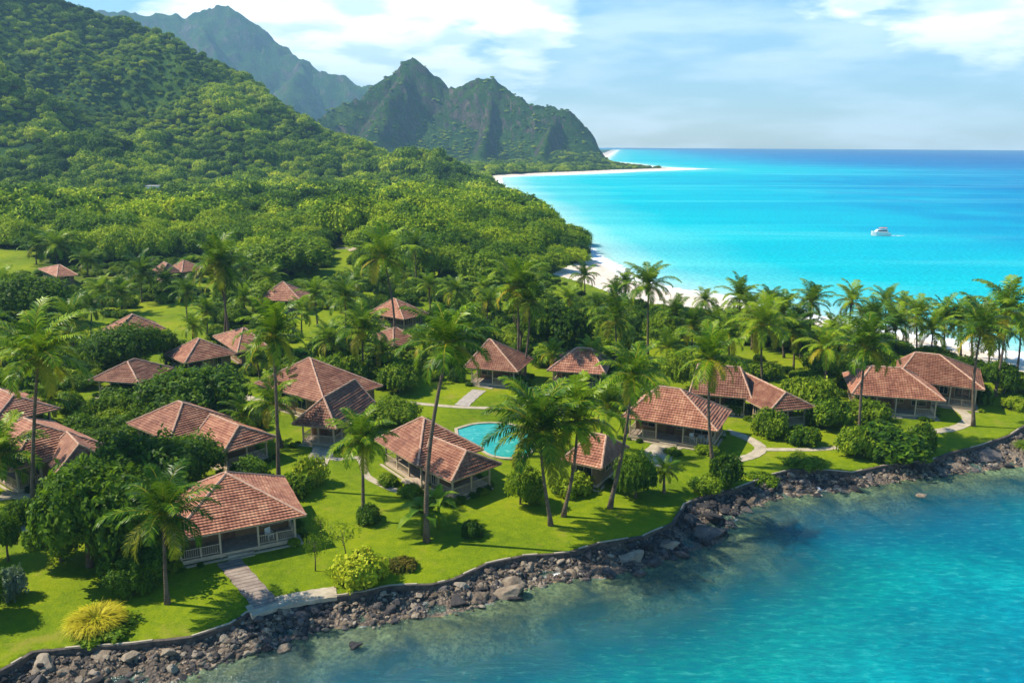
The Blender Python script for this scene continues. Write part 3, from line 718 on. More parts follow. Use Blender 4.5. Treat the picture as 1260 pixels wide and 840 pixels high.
def porch_chair(root_loc, rz, label):
    r = empty('porch_chair', root_loc, label, 'chair', 'pale porch chairs', rz)
    s = MB(); s.box(-0.25, 0.25, -0.25, 0.25, 0.40, 0.45); s.build('seat', WHITE, r)
    k = MB(); k.box(-0.25, 0.25, 0.22, 0.27, 0.45, 0.92); k.build('backrest', WHITE, r)
    for x in (-0.22, 0.22):
        for y in (-0.22, 0.22): l = MB(); l.box(x - 0.025, x + 0.025, y - 0.025, y + 0.025, 0, 0.40); l.build('leg', WHITE, r)
        a = MB(); a.box(x - 0.03, x + 0.03, -0.25, 0.25, 0.62, 0.66); a.build('armrest', WHITE, r)
def porch_table(loc, label):
    r = empty('porch_table', loc, label, 'table', 'pale porch tables')
    s = MB(); s.tube([(0, 0, 0.66), (0, 0, 0.70)], 0.42, 12); s.build('table_top', WHITE, r); s = MB(); s.tube([(0, 0, 0.0), (0, 0, 0.66)], 0.05, 6); s.build('leg', WHITE, r)

def cottage(label, blocks, gpx, near=True, group='clay roofed cottages', floor=0.42, seed=0):
    """blocks: dicts A,B,C,apex,ax, eh, porch={'front','right','left'}, steps=(side,offset)"""
    g = ground_pt(*gpx).z; rnd = random.Random(seed + 11)
    main = None; root = None
    for bi, k in enumerate(blocks):
        eh = k.get('eh', 3.15) - 0.5; ax = k.get('ax', 'x')
        ctr, yaw, w, d, rx, rz = solve_block(k['A'], k['B'], k['C'], k['apex'], ax, g, eh)
        rise = rz - eh; span = min(w, d) / 2
        lo, hi = 0.52 * span, 0.95 * span; rise2 = min(max(rise, lo), hi)
        print('%-28s blk%d w%.1f d%.1f yaw%.0f rise %.1f->%.1f rx %.1f dist %.0f' % (label[:28], bi, w, d, math.degrees(yaw), rise, rise2, rx, ctr.length))
        zr = eh + rise2; half = (w if ax == 'x' else d) / 2
        # ridge: near end as seen, far end by symmetry unless given
        rl = min(max(abs(rx), 0.15), half - 0.5 * span)
        if ax == 'x':
            r1 = max(min(rx, half - 0.5 * span), -half + 0.6 * span); r0 = k.get('far', -abs(half - 0.85 * span)); r0 = min(r0, r1 - 0.3)
        else:
            r0 = min(max(rx, -half + 0.5 * span), half - 0.6 * span); r1 = k.get('far', abs(half - 0.85 * span)); r1 = max(r1, r0 + 0.3)
        if root is None:
            root = empty('cottage', ctr, label, 'cottage', group, yaw); RM = root.matrix_basis.copy()
        Mb = Matrix.Translation(ctr) @ Matrix.Rotation(yaw, 4, 'Z'); ML = RM.inverted() @ Mb
        HOUSES.append((ctr.x, ctr.y, yaw, w / 2, d / 2))
        planes, hips = hip_planes(w, d, eh, zr, r0, r1, ax)
        ro = roof_mesh(planes, rnd, 0.085 if near else 0.07, 0.31 if near else 0.42).build('roof', [ROOF, WOODM], root, M=ML)
        cp = MB()
        for (p, q) in hips:
            if (p - q).length > 0.2:
                m = max(2, int((p - q).length / 0.5)); cp.tube([p.lerp(q, i / m) + Vector((rnd.uniform(-.015, .015), rnd.uniform(-.015, .015), 0.05 + 0.02 * (i % 2))) for i in range(m + 1)], 0.115, 6)
        cp.build('ridge_cap', CAP, ro)
        # body
        por = k.get('porch', ('front',)); inset = 0.75
        x0, x1, y0, y1 = -w/2 + inset, w/2 - inset, -d/2 + inset, d/2 - inset
        pd = k.get('pd', 2.3)
        wx0, wx1, wy0, wy1 = x0, x1, y0, y1
        if 'front' in por: wy0 += pd
        if 'right' in por: wx1 -= pd
        if 'left' in por: wx0 += pd
        wy0 = min(wy0, wy1 - 0.8)
        top = eh + 0.02
        wall = MB(); th = 0.14
        fl = floor if k.get('floor') is None else k['floor']
        def wallbox(a, b, c, e): wall.box(a, b, c, e, 0.0, top)
        wallbox(wx0, wx1, wy0, wy0 + th); wallbox(wx0, wx1, wy1 - th, wy1); wallbox(wx0, wx0 + th, wy0 + th, wy1 - th); wallbox(wx1 - th, wx1, wy0 + th, wy1 - th)
        wo = wall.build('wall', k.get('wall', PLAS), root, M=ML)
        # deck and plinth
        dk = MB(); dk.box(x0, x1, y0, y1, fl - 0.14, fl, 1); dk.box(x0 - 0.06, x1 + 0.06, y0 - 0.06, y0, fl - 0.30, fl + 0.02); dk.box(x1, x1 + 0.06, y0, y1, fl - 0.30, fl + 0.02)
        dk.box(x0 - 0.06, x0, y0, y1, fl - 0.30, fl + 0.02)
        dk.build('deck', [PALE if near else DECKM, DECKM], root, M=ML)
        pl = MB(); pl.box(x0 + 0.15, x1 - 0.15, y0 + 0.15, y1 - 0.15, -0.5, fl - 0.142); pl.build('plinth', UNDER, root, M=ML)
        if near:
            ap = MB(); ap.box(x0 - 0.45, x1 + 0.45, y0 - 0.45, y0 - 0.2, -0.2, 0.10); ap.box(x1 + 0.2, x1 + 0.45, y0 - 0.2, y1, -0.2, 0.10); ap.build('garden_edging', CONC, root, M=ML)
        MF = ML @ Matrix.Translation((0, wy0, 0)); MR = ML @ Matrix.Translation((wx1, 0, 0)) @ Matrix.Rotation(math.pi / 2, 4, 'Z'); MLf = ML @ Matrix.Translation((wx0, 0, 0)) @ Matrix.Rotation(-math.pi / 2, 4, 'Z')
        fw = wx1 - wx0; fd = wy1 - wy0
        nwin = max(1, int(fw / 2.6)); 
        for i in range(nwin):
            x = wx0 + fw * (i + 0.5) / nwin
            if i == nwin // 2 and 'front' in por:
                door(root, MF, x - 0.5, fl, mat=PLAS if False else DARKW)
                if fw / nwin > 2.4: window(root, MF, x + 0.75, fl + 0.75, 0.9, 1.1, mull=1)
            else: window(root, MF, x, fl + 0.55, min(1.6, fw / nwin * 0.6), 1.35, mull=1)
        if fd > 1.8:
            for (Mx, s) in ((MR, 1), (MLf, -1)):
                nn = max(1, int(fd / 2.8))
                for i in range(nn): window(root, Mx, (wy0 + fd * (i + 0.5) / nn) * s, fl + 0.8, min(1.2, fd * 0.4), 1.1)
        # posts and railings on the open sides
        px0, px1, py0 = x0 + 0.08, x1 - 0.08, y0 + 0.08
        posts = []
        stp = k.get('steps')
        def run(a, b, gap=None):
            a, b = Vector(a), Vector(b); L = (b - a).length; n = max(1, round(L / k.get('bay', 2.7)))
            for i in range(n + 1):
                p = a.lerp(b, i / n)
                if all((p - q).length > 0.4 for q in posts): posts.append(p)
            for i in range(n):
                mid = (i + 0.5) / n
                if gap is not None and abs(mid - gap) < 0.5 / n + 1e-3: continue
                rr = MB(); railing(rr, a.lerp(b, i / n) + (b - a).normalized() * 0.09, a.lerp(b, (i + 1) / n) - (b - a).normalized() * 0.09, fl); rr.build('railing', PALE, root, M=ML)
        gapf = stp[1] if stp and stp[0] == 'front' else None
        if 'front' in por: run((px0, py0), (px1, py0), gapf)
        if 'right' in por: run((px1, py0), (px1, y1 - 0.1), stp[1] if stp and stp[0] == 'right' else None)
        elif 'front' in por: run((px1, py0), (px1, wy0 - 0.1))
        if 'left' in por: run((px0, py0), (px0, y1 - 0.1), stp[1] if stp and stp[0] == 'left' else None)
        elif 'front' in por: run((px0, py0), (px0, wy0 - 0.1))
        if 'front' not in por and 'right' in por: run((wx1 + 0.1, py0), (px1, py0))
        for p in posts:
            pm = MB(); pm.box(p.x - 0.075, p.x + 0.075, p.y - 0.075, p.y + 0.075, 0.0, eh - 0.02)
            pm.build('post', PALE if near else WOODM, root, M=ML)
        bm_ = MB()
        if 'front' in por: bm_.box(px0 - 0.1, px1 + 0.1, py0 - 0.07, py0 + 0.07, eh - 0.20, eh - 0.03)
        if 'right' in por: bm_.box(px1 - 0.07, px1 + 0.07, py0 + 0.07, y1 - 0.1, eh - 0.20, eh - 0.03)
        if 'left' in por: bm_.box(px0 - 0.07, px0 + 0.07, py0 + 0.07, y1 - 0.1, eh - 0.20, eh - 0.03)
        if bm_.v: bm_.build('eave_beam', WOODM, root, M=ML)
        if stp:
            sb = MB(); side, off = stp[:2]; wid = stp[2] if len(stp) > 2 else 1.6
            for i in range(3):
                zt = fl - 0.155 * (i + 1) - 0.02; 
                if side == 'front':
                    xx = px0 + (px1 - px0) * off; sb.box(xx - wid/2, xx + wid/2, y0 - 0.07 - 0.32 * (i + 1), y0 - 0.068 - 0.32 * i, -0.1, zt)
                elif side == 'right':
                    yy = py0 + (y1 - 0.1 - py0) * off; sb.box(x1 + 0.068 + 0.32 * i, x1 + 0.07 + 0.32 * (i + 1), yy - wid/2, yy + wid/2, -0.1, zt)
                else:
                    yy = py0 + (y1 - 0.1 - py0) * off; sb.box(x0 - 0.07 - 0.32 * (i + 1), x0 - 0.068 - 0.32 * i, yy - wid/2, yy + wid/2, -0.1, zt)
            sb.build('steps', CONC, root, M=ML)
        for (side, tx, ty, lab) in k.get('chairs', []):
            p = Mb @ Vector((px0 + (px1 - px0) * tx, y0 + 0.9 if side == 'front' else 0, fl)); 
            porch_chair(p, yaw + ty, lab)
        for (tx, lab) in k.get('tables', []):
            p = Mb @ Vector((px0 + (px1 - px0) * tx, y0 + 1.15, fl)); porch_table(p, lab)
    return root

def H(label, blocks, gpx, **kw):
    return cottage(label, blocks, gpx, seed=len(HOUSES), **kw)

H('nearest cottage by the sea wall with steps down to a plank walkway', [dict(A=(207,667),B=(377,634),C=(331,590),apex=(277,591),ax='y',eh=3.1,porch=('front',),steps=('front',0.5,2.0),pd=2.4,bay=2.9,
   chairs=[('front',0.78,0.4,'pale chair on the porch of the nearest cottage, right of its steps')])], (285,690))
H('L-shaped cottage in front of the swimming pool with a railed porch at its right end', [dict(A=(461,541),B=(514,574),C=(580,545),apex=(522,515),ax='x',eh=3.2,porch=('front',),steps=('front',0.75,1.8),pd=1.6),
   dict(A=(516,575),B=(555,593),C=(623,573),apex=(574,555),ax='x',eh=2.95,porch=('right',),pd=2.2,far=-4.5,chairs=[])], (560,620))
H('broad cottage with a projecting pale-sunlit wing, behind the big leafy trees at left', [dict(A=(156,521),B=(208,543),C=(300,519),apex=(225,496),ax='x',eh=3.2,porch=()),
   dict(A=(236,541),B=(274,558),C=(335,535),apex=(294,524),ax='x',eh=2.9,porch=('right',),far=-4.5)], (300,575))
H('left edge cottage with a steep cross wing behind the tallest left palm', [dict(A=(-45,548),B=(12,580),C=(116,541),apex=(43,521),ax='x',eh=3.2,porch=('front',)),
   dict(A=(52,562),B=(69,583),C=(120,549),apex=(98,548),ax='x',eh=2.9,porch=(),far=-3.0)], (60,610))
H('cottage cut off by the left edge, higher up than its neighbour', [dict(A=(-55,500),B=(-12,523),C=(70,501),apex=(17,489),ax='x',eh=3.1,porch=('right',))], (30,530))
H('small cottage with a lit veranda tucked under a spreading tree at left', [dict(A=(109,468),B=(171,472),C=(201,452),apex=(158,455),ax='y',eh=3.0,porch=('front',),tables=[(0.35,'small pale table on the veranda of the left cottage')],chairs=[('front',0.2,0.6,'pale chair on the veranda of the left cottage')])], (150,490))
H('rust roofed cottage left of the twin thin palms', [dict(A=(202,436),B=(227,447),C=(290,434),apex=(245,417),ax='x',eh=3.0,porch=('front',),far=-0.6)], (235,465))
H('half hidden cottage right behind the twin thin palms', [dict(A=(262,414),B=(292,434),C=(320,421),apex=(299,404),ax='y',eh=3.0,porch=())], (300,450), near=False)
H('small cottage at the near edge of the far left lawn', [dict(A=(127,405),B=(138,413),C=(200,402),apex=(163,387),ax='x',eh=3.0,porch=(),far=-0.5)], (165,425), near=False)
H('far cottage with two low roofs at the foot of the wood', [dict(A=(206,331),B=(224,335),C=(246,330),apex=(226,320),ax='x',eh=3.0,porch=()), dict(A=(187,333),B=(199,337),C=(214,332),apex=(206,324),ax='x',eh=2.9,porch=())], (225,345), near=False)
H('farthest left cottage, only its roof showing over the trees', [dict(A=(47,331),B=(70,341),C=(85,334),apex=(72,326),ax='y',eh=3.0,porch=())], (70,352), near=False)
H('square pink roofed cottage beyond the middle lawn', [dict(A=(317,369),B=(371,371),C=(384,363),apex=(349,347),ax='x',eh=3.1,porch=('front',),far=-0.6)], (350,388), near=False)
H('pink roofed cottage behind the tall leaning middle palm', [dict(A=(453,385),B=(497,393),C=(516,384),apex=(487,368),ax='x',eh=3.1,porch=('front',),far=-1.2)], (485,408), near=False)
H('little low roofed cottage just below the pink one', [dict(A=(456,413),B=(484,426),C=(503,415),apex=(484,404),ax='y',eh=2.6,porch=())], (485,440), near=False)
H('cottage with a front porch and paved walk at the upper right of the pool lawn', [dict(A=(571,452),B=(637,458),C=(655,441),apex=(604,418),ax='x',eh=3.1,porch=('front',),far=-0.8,steps=('front',0.3,1.6))], (605,480))
H('middle cottage half covered by palm crowns, right of the porch cottage', [dict(A=(673,456),B=(745,461),C=(764,444),apex=(728,429),ax='x',eh=3.1,porch=('front',),far=-0.5)], (705,480), near=False)
H('big cottage with an open white railed porch and a patio, at the middle right', [dict(A=(764,513),B=(883,531),C=(896,505),apex=(837,479),ax='x',eh=3.1,porch=('front',),far=-2.2,steps=('front',0.5,1.9),bay=2.6,
   tables=[(0.86,'pale round table on the porch of the big middle right cottage')], chairs=[('front',0.76,0.6,'pale chair left of the round table, big middle right cottage'),('front',0.94,-0.6,'pale chair right of the round table, big middle right cottage')])], (815,560))
H('long cottage with a dark gabled end wing, right of the dark trunked palm', [dict(A=(848,484),B=(925,491),C=(978,478),apex=(911,451),ax='x',eh=3.1,porch=('front',),far=-3.0),
   dict(A=(916,491),B=(946,507),C=(999,499),apex=(967,483),ax='x',eh=2.95,porch=('right',),far=-7.5)], (960,530))
H('large twin roofed cottage at the right end with two porches facing the sea', [dict(A=(1101,467),B=(1212,480),C=(1206,455),apex=(1156,438.5),ax='x',eh=3.5,porch=('front',),far=-3.0),
   dict(A=(1048,485),B=(1164,494),C=(1180,470),apex=(1109,456),ax='x',eh=3.1,porch=('front',),far=-2.6,steps=('front',0.5,1.5),bay=2.5,tables=[(0.12,'pale table on the porch of the twin roofed cottage')])], (1110,513))
H('big cottage with a stepped red roof and dark veranda, left of the leaning middle palm', [dict(A=(313,472),B=(400,497),C=(468,474),apex=(382,441),ax='x',eh=3.3,porch=(),far=-1.0),
   dict(A=(359,522),B=(414,528),C=(447,494),apex=(398,486),ax='y',eh=3.0,porch=('front',),pd=2.0,bay=1.8,far=5.0)], (390,545))
H('small red roofed hut hidden under the pair of palms', [dict(A=(690,566),B=(740,577),C=(792,554),apex=(752,530),ax='x',eh=3.0,porch=())], (730,605))
# ------------------------------------------------------------------ vegetation
LEAF_DARK = leafmat('broad_leaves_dark', (0.005, 0.022, 0.003), (0.022, 0.070, 0.005), (0.10, 0.18, 0.008))
LEAF_MID = leafmat('broad_leaves', (0.011, 0.04, 0.004), (0.05, 0.12, 0.005), (0.19, 0.27, 0.008))
LEAF_LIGHT = leafmat('broad_leaves_light', (0.05, 0.10, 0.006), (0.13, 0.21, 0.007), (0.26, 0.33, 0.012))
LEAF_YEL = leafmat('yellow_leaves', (0.22, 0.20, 0.01), (0.42, 0.36, 0.015), (0.62, 0.52, 0.03))
LEAF_LIME = leafmat('lime_leaves', (0.12, 0.19, 0.006), (0.27, 0.34, 0.01), (0.45, 0.47, 0.02))
LEAF_RED = leafmat('bronze_leaves', (0.05, 0.07, 0.01), (0.14, 0.12, 0.012), (0.27, 0.17, 0.02))
LEAF_GREY = leafmat('silver_leaves', (0.06, 0.10, 0.06), (0.16, 0.22, 0.15), (0.32, 0.38, 0.28))
PALM_G = leafmat('palm_fronds', (0.010, 0.040, 0.004), (0.048, 0.125, 0.005), (0.22, 0.32, 0.009), 0.22, 0.35, 0.3)
PALM_Y = leafmat('palm_fronds_old', (0.11, 0.13, 0.008), (0.24, 0.24, 0.012), (0.40, 0.32, 0.02), 0.35, 0.4, 0.3)
def m_trunk(name, a, b):
    m = Mat(name); o = m.obj(); w = m.new('ShaderNodeTexWave'); w.bands_direction = 'Z'; w.inputs['Scale'].default_value = 1.6; w.inputs['Distortion'].default_value = 1.5; m.L.new(o, w.inputs[0])
    n = m.noise(o, 2.0, 5, 0.6); m.col(m.mix(m.rng(w.outputs[0], 0.0, 0.4, 0.5, 0), m.ramp(n, [(0.3, a), (0.7, b)]), (0.05, 0.035, 0.025))); m.bump(w.outputs[0], 0.5, 0.04); return m.m
TRUNK = m_trunk('palm_trunk', (0.07, 0.05, 0.035), (0.19, 0.14, 0.095)); BARK = m_trunk('bark', (0.07, 0.05, 0.035), (0.18, 0.13, 0.09))
NUT = simple('coconut_husk', (0.22, 0.15, 0.04), 0.7, 0.4, 2)

def frond(V, F, MI, az, el, L, droop, r, mi=0, nl=30, roll=0.0, wid=1.0, broad=False):
    """one pinnate frond: arching rachis with drooping leaflets on both sides"""
    n = 10; p = np.zeros(3); pts = [p.copy()]; e = el; h = np.array([math.cos(az), math.sin(az), 0.0])
    dirs = []
    for i in range(n):
        t = i / n; d = h * math.cos(e) + np.array([0, 0, math.sin(e)]); dirs.append(d); p = p + d * (L / n); pts.append(p.copy()); e -= droop / n * (0.5 + 1.3 * t)
    dirs.append(dirs[-1]); pts = np.array(pts); dirs = np.array(dirs)
    side = np.array([-math.sin(az), math.cos(az), 0.0])
    def at(t):
        x = t * n; i = min(int(x), n - 1); f = x - i; return pts[i] * (1 - f) + pts[i + 1] * f, dirs[i]
    # rachis
    for i in range(n):
        w0, w1 = 0.06 * (1 - i / n) + 0.012, 0.06 * (1 - (i + 1) / n) + 0.012
        b = len(V); up = np.cross(side, dirs[i]) * -1
        V += [pts[i] - side * w0, pts[i] + up * w0, pts[i] + side * w0, pts[i + 1] - side * w1, pts[i + 1] + up * w1, pts[i + 1] + side * w1]
        F += [(b, b + 1, b + 4, b + 3), (b + 1, b + 2, b + 5, b + 4)]; MI += [1, 1]
    for s in (-1, 1):
        for k in range(nl):
            t = 0.10 + 0.90 * (k + r.uniform(-0.3, 0.3)) / nl; t = min(max(t, 0.08), 0.995)
            q, d = at(t); up = np.cross(d, side); up = up / (np.linalg.norm(up) + 1e-9)
            if up[2] < 0: up = -up
            ll = L * 0.25 * (math.sin(math.pi * min(1, 0.16 + 0.80 * t)) ** 0.6) * r.uniform(0.8, 1.15)
            fw = 0.60 + 0.6 * t
            a = side * s * 1.0 + d * fw + up * r.uniform(0.0, 0.30); a /= np.linalg.norm(a)
            g = np.array([0, 0, -1.0]); m1 = q + a * ll * 0.5
            b2 = a * 0.65 + g * r.uniform(0.18, 0.68); b2 /= np.linalg.norm(b2); e1 = m1 + b2 * ll * 0.5
            w = (0.044 + 0.024 * r.random()) * wid; wv = d * w
            b = len(V); V += [q - wv * 0.5, q + wv * 0.5, m1 + wv, m1 - wv, e1 + wv * 0.25, e1 - wv * 0.25]
            F += [(b, b + 1, b + 2, b + 3), (b + 3, b + 2, b + 4, b + 5)]; MI += [mi, mi]
def palm_crown_mesh(seed, nf=24, L=4.3, lush=1.0):
    r = random.Random(seed); V, F, MI = [], [], []
    for i in range(nf):
        u = i / (nf - 1); az = i * 2.39996 + r.uniform(-0.25, 0.25); el = R_(86 - 108 * u ** 1.0 + r.uniform(-10, 10))
        old = 2 if (u > 0.74 and r.random() < 0.5) else 0
        frond(V, F, MI, az, el, L * (0.80 + 0.22 * math.sin(math.pi * min(1, u + 0.25))) * r.uniform(0.88, 1.08), R_(62 + 42 * u + r.uniform(-12, 16)), r, old, nl=int(38 * lush))
    # heart of the crown
    for i in range(16):
        a = r.uniform(0, 6.28); z = r.uniform(-0.35, 0.15); rr = 0.25; b = len(V)
        c = np.array([math.cos(a) * rr, math.sin(a) * rr, z]); t = np.array([-math.sin(a), math.cos(a), 0]) * 0.12
        V += [c - t, c + t, c + t * 0.5 + [0, 0, 0.5], c - t * 0.5 + [0, 0, 0.5]]; F.append((b, b + 1, b + 2, b + 3)); MI.append(1)
    return np_mesh('palm_crown', V, F, [PALM_G, PALM_Y, PALM_Y], False, mi=np.array(MI))
PC = [palm_crown_mesh(s, nf) for s, nf in ((1, 24), (2, 21), (3, 26), (4, 22), (5, 19), (6, 25), (7, 23), (8, 20))]
def nuts_mesh(seed):
    r = random.Random(seed); bm = bmesh.new()
    for i in range(9):
        a = r.uniform(0, 6.28); bmesh.ops.create_icosphere(bm, subdivisions=1, radius=0.13, matrix=Matrix.Translation((math.cos(a) * 0.3, math.sin(a) * 0.3, -0.25 - r.random() * 0.25)))
    me = bpy.data.meshes.new('coconuts'); bm.to_mesh(me); bm.free(); me.materials.append(NUT); return me
NM = [nuts_mesh(1), nuts_mesh(2)]
_pr = random.Random(99); NP = [0]
def palm_at(base, top, Rw, label, group, v=None, bend=0.0):
    """base on the ground, top = crown centre"""
    NP[0] += 1; i = NP[0]; v = i if v is None else v
    root = empty('coconut_palm', base, label, 'palm tree', group)
    t = top - base; pts = []; rad = []; n = 12; hd = Vector((-t.y, t.x, 0)); bx = _pr.uniform(-0.035, 0.035) * t.length if not bend else bend * t.length
    sd = Vector((1, 0, 0)) * bx + Vector((0, 1, 0)) * bx * _pr.uniform(-0.6, 0.6)
    for k in range(n + 1):
        s = k / n; pts.append(Vector((t.x * s ** 1.15, t.y * s ** 1.15, t.z * s)) + sd * math.sin(math.pi * s)); rad.append((0.20 - 0.09 * s + 0.14 * math.exp(-s * 14)) * (0.72 + 0.02 * t.z))
    pts[0].z -= 0.3
    b = MB(); b.tube(pts, rad, 8); b.build('trunk', TRUNK, root, smooth=True)
    me = PC[v % len(PC)]; o = link('crown', me, root); o.location = t; s = Rw / 4.0
    o.scale = (s, s, s * _pr.uniform(0.92, 1.08)); o.rotation_euler = (_pr.uniform(-0.1, 0.1), _pr.uniform(-0.1, 0.1), _pr.uniform(0, 6.28))
    if i % 2 == 0:
        c = link('coconuts', NM[i % 4 // 2], root); c.location = t
    return root
def palm(bpx, cpx, rpx, label, group=None, **kw):
    base = ground_pt(*bpx); d = raydir(*cpx)
    f = Vector((0, 1)); t = base.y / d.y                       # crown stands above the base in depth
    top = Vector((d.x * t, d.y * t, CAM_H + d.z * t)); top.y += 0.0
    if top.z - base.z < 2.2: top.z = base.z + 2.2
    depth = (top - cam.location).length
    return palm_at(base, top, rpx / 1000.0 * depth * 1.16, label, group or 'coconut palms', **kw)

# broad-leaved crowns -----------------------------------------------------------------
def crown_np(seed, leaves, lobes, size, flat=0.72, jitter=0.22):
    r = np.random.RandomState(seed); C = []
    for i in range(lobes):
        a = i * 2.4 + r.uniform(-.4, .4); q = math.sqrt((i + 0.3) / lobes) * 0.66; zz = (1 - q) * 0.34 + r.uniform(-0.12, 0.14)
        C.append((math.cos(a) * q * r.uniform(0.85, 1.15), math.sin(a) * q * r.uniform(0.85, 1.15), zz * flat, r.uniform(0.20, 0.42)))
    C = np.array(C); V = []; P = []; Nn = []
    per = leaves // lobes
    for i in range(lobes):
        d = r.normal(size=(per * 3, 3)); d /= np.linalg.norm(d, axis=1)[:, None]; d = d[d[:, 2] > -0.55][:per * 2]
        bumpy = 1 + jitter * np.sin(d[:, 0] * 7 + i) * np.sin(d[:, 1] * 6 + 2 * i) * 1.4
        p = C[i, :3] + d * C[i, 3] * (bumpy * r.uniform(0.78, 1.16, len(d)))[:, None]
        k = np.ones(len(p), bool)
        for j in range(lobes):
            if j != i: k &= np.linalg.norm(p - C[j, :3], axis=1) > C[j, 3] * 0.93
        p = p[k][:per]; d = d[k][:per]; P.append(p); Nn.append(d)
    P = np.concatenate(P); Nn = np.concatenate(Nn); n = len(P)
    nr = Nn + r.normal(size=(n, 3)) * 0.55 + [0, 0, 0.35]; nr /= np.linalg.norm(nr, axis=1)[:, None]
    t = np.cross(nr, r.normal(size=(n, 3))); t /= np.linalg.norm(t, axis=1)[:, None] + 1e-9; b = np.cross(nr, t)
    s = size * r.uniform(0.65, 1.3, (n, 1)); lift = nr * s * 0.25
    V = np.stack([P - t * s, P - b * s * 0.5 + lift * 0, P + t * s - lift, P + b * s * 0.5], 1).reshape(-1, 3)
    F = np.arange(n * 4).reshape(n, 4)
    # opaque heart so that the crown has body
    tv = []; tf = []
    bm = bmesh.new()
    for i in range(lobes):
        bmesh.ops.create_icosphere(bm, subdivisions=2, radius=C[i, 3] * 0.76, matrix=Matrix.Translation(C[i, :3]))
    bm.verts.ensure_lookup_table()
    for v in bm.verts: tv.append(tuple(v.co))
    for f in bm.faces: q = [v.index for v in f.verts]; tf.append(q + [q[2]] if False else q)
    bm.free()
    return V, F, np.array(tv), np.array(tf), C
def crown_mesh(name, mat, seed, leaves, lobes, size, flat=0.72, trunk=None, heart=True, jitter=0.22):
    V, F, tv, tf, C = crown_np(seed, leaves, lobes, size, flat, jitter)
    # triangles for the heart go in as quads with a midpoint (keeps one face size)
    if heart:
        base = len(V); mid = (tv[tf[:, 0]] + tv[tf[:, 2]]) / 2; V = np.concatenate([V, tv, mid]); mi = base + len(tv) + np.arange(len(tf))
        Fh = np.stack([tf[:, 0] + base, tf[:, 1] + base, tf[:, 2] + base, mi], 1); F = np.concatenate([F, Fh])
    m = np.zeros(len(F))
    mats = [mat]
    if trunk:
        b = MB(); b.tube([(0, 0, trunk), (0.03, 0.02, trunk * 0.4), (0, 0, 0.1)], [0.07, 0.05, 0.04], 6, cap=False)
        for i in range(0, len(C), 2): b.tube([(0, 0, trunk * 0.35), tuple(C[i, :3] * 0.8)], [0.035, 0.015], 4, cap=False)
        bf = np.array(b.f) + len(V); V = np.concatenate([V, np.array(b.v)]); F = np.concatenate([F, bf]); m = np.concatenate([m, np.ones(len(bf))]); mats = [mat, BARK]
    return np_mesh(name, V, F, mats, False, mi=m)
def trunk_mesh(seed):
    r = random.Random(seed); b = MB(); b.tube([(0, 0, -0.15), (0.02, 0.01, 0.35), (0.05, 0, 0.7), (0.02, 0.03, 1.0)], [0.075, 0.05, 0.04, 0.03], 7)
    for i in range(6):
        a = i * 1.05 + r.uniform(-.3, .3); q = r.uniform(0.3, 0.5); b.tube([(0.03, 0, 0.45 + 0.05 * i), (math.cos(a) * q * 0.5, math.sin(a) * q * 0.5, 0.8), (math.cos(a) * q, math.sin(a) * q, 1.05)], [0.03, 0.02, 0.01], 5)
    return b.mesh('trunk', BARK, True)
CR = {}
for nm, mt in (('dark', LEAF_DARK), ('mid', LEAF_MID), ('light', LEAF_LIGHT)):
    CR[nm] = [crown_mesh('tree_crown_' + nm, mt, 10 * k + len(nm), 11000, 15 + 4 * k, 0.046) for k in range(3)]
SH = {nm: [crown_mesh('shrub_' + nm, mt, 70 + k, 3600, 10, 0.070, 0.85) for k in range(2)] for nm, mt in (('dark', LEAF_DARK), ('mid', LEAF_MID), ('light', LEAF_LIGHT), ('bronze', LEAF_RED), ('silver', LEAF_GREY), ('lime', LEAF_LIME))}
AIRY = [crown_mesh('airy_crown', LEAF_LIGHT, 91, 900, 9, 0.05, 0.9, heart=False, jitter=0.3)]
TM = [trunk_mesh(1), trunk_mesh(2)]
NT = [0]
def tree(gpx, cpx, wpx, hpx, tone, label, group='broad-leaved trees', v=None, lift=None):
    """gpx ground point under the crown; cpx crown centre; wpx/hpx crown size, in picture pixels, turned into metres at the tree's own distance"""
    NT[0] += 1; i = NT[0]; v = i if v is None else v
    base = ground_pt(*gpx); d = raydir(*cpx); t = base.y / d.y; c = Vector((d.x * t, d.y * t, CAM_H + d.z * t)); depth = c.y / math.cos(R_(PITCH))
    rx = wpx / 2000.0 * depth; rz = hpx / 2000.0 * depth * 1.15
    root = empty('broadleaf_tree', base, label, 'tree', group)
    o = link('crown', CR[tone][v % 3], root); k = 0.92
    zc = max(c.z - base.z, rz * 0.75)
    o.location = (c.x - base.x, 0, zc - rz * 0.28); o.scale = (rx / k, rx * 0.95 / k, rz / 0.52 * 0.80); o.rotation_euler = (0, 0, _pr.uniform(0, 6.28) if abs(rx - rx) < 1 else 0)
    tr = link('trunk', TM[i % 2], root); tr.scale = (max(1.6, rx * 0.9), max(1.6, rx * 0.9), max(zc, 0.8)); return root
def shrub(gpx, wpx, hpx, tone, label, group='garden shrubs', name='shrub', cat='shrub', mesh=None, sink=0.15):
    NT[0] += 1; base = ground_pt(*gpx); depth = base.y / math.cos(R_(PITCH)) + 1
    rx = wpx / 2000.0 * depth; h = hpx / 1000.0 * depth
    o = link(name, mesh or SH[tone][NT[0] % 2]); tag(o, label, cat, group)
    o.location = (base.x, base.y + rx * 0.5, base.z - sink + h * 0.30); o.scale = (rx / 0.92, rx / 0.92, h * 0.95 / 0.85); o.rotation_euler = (0, 0, _pr.uniform(0, 6.28)); return o
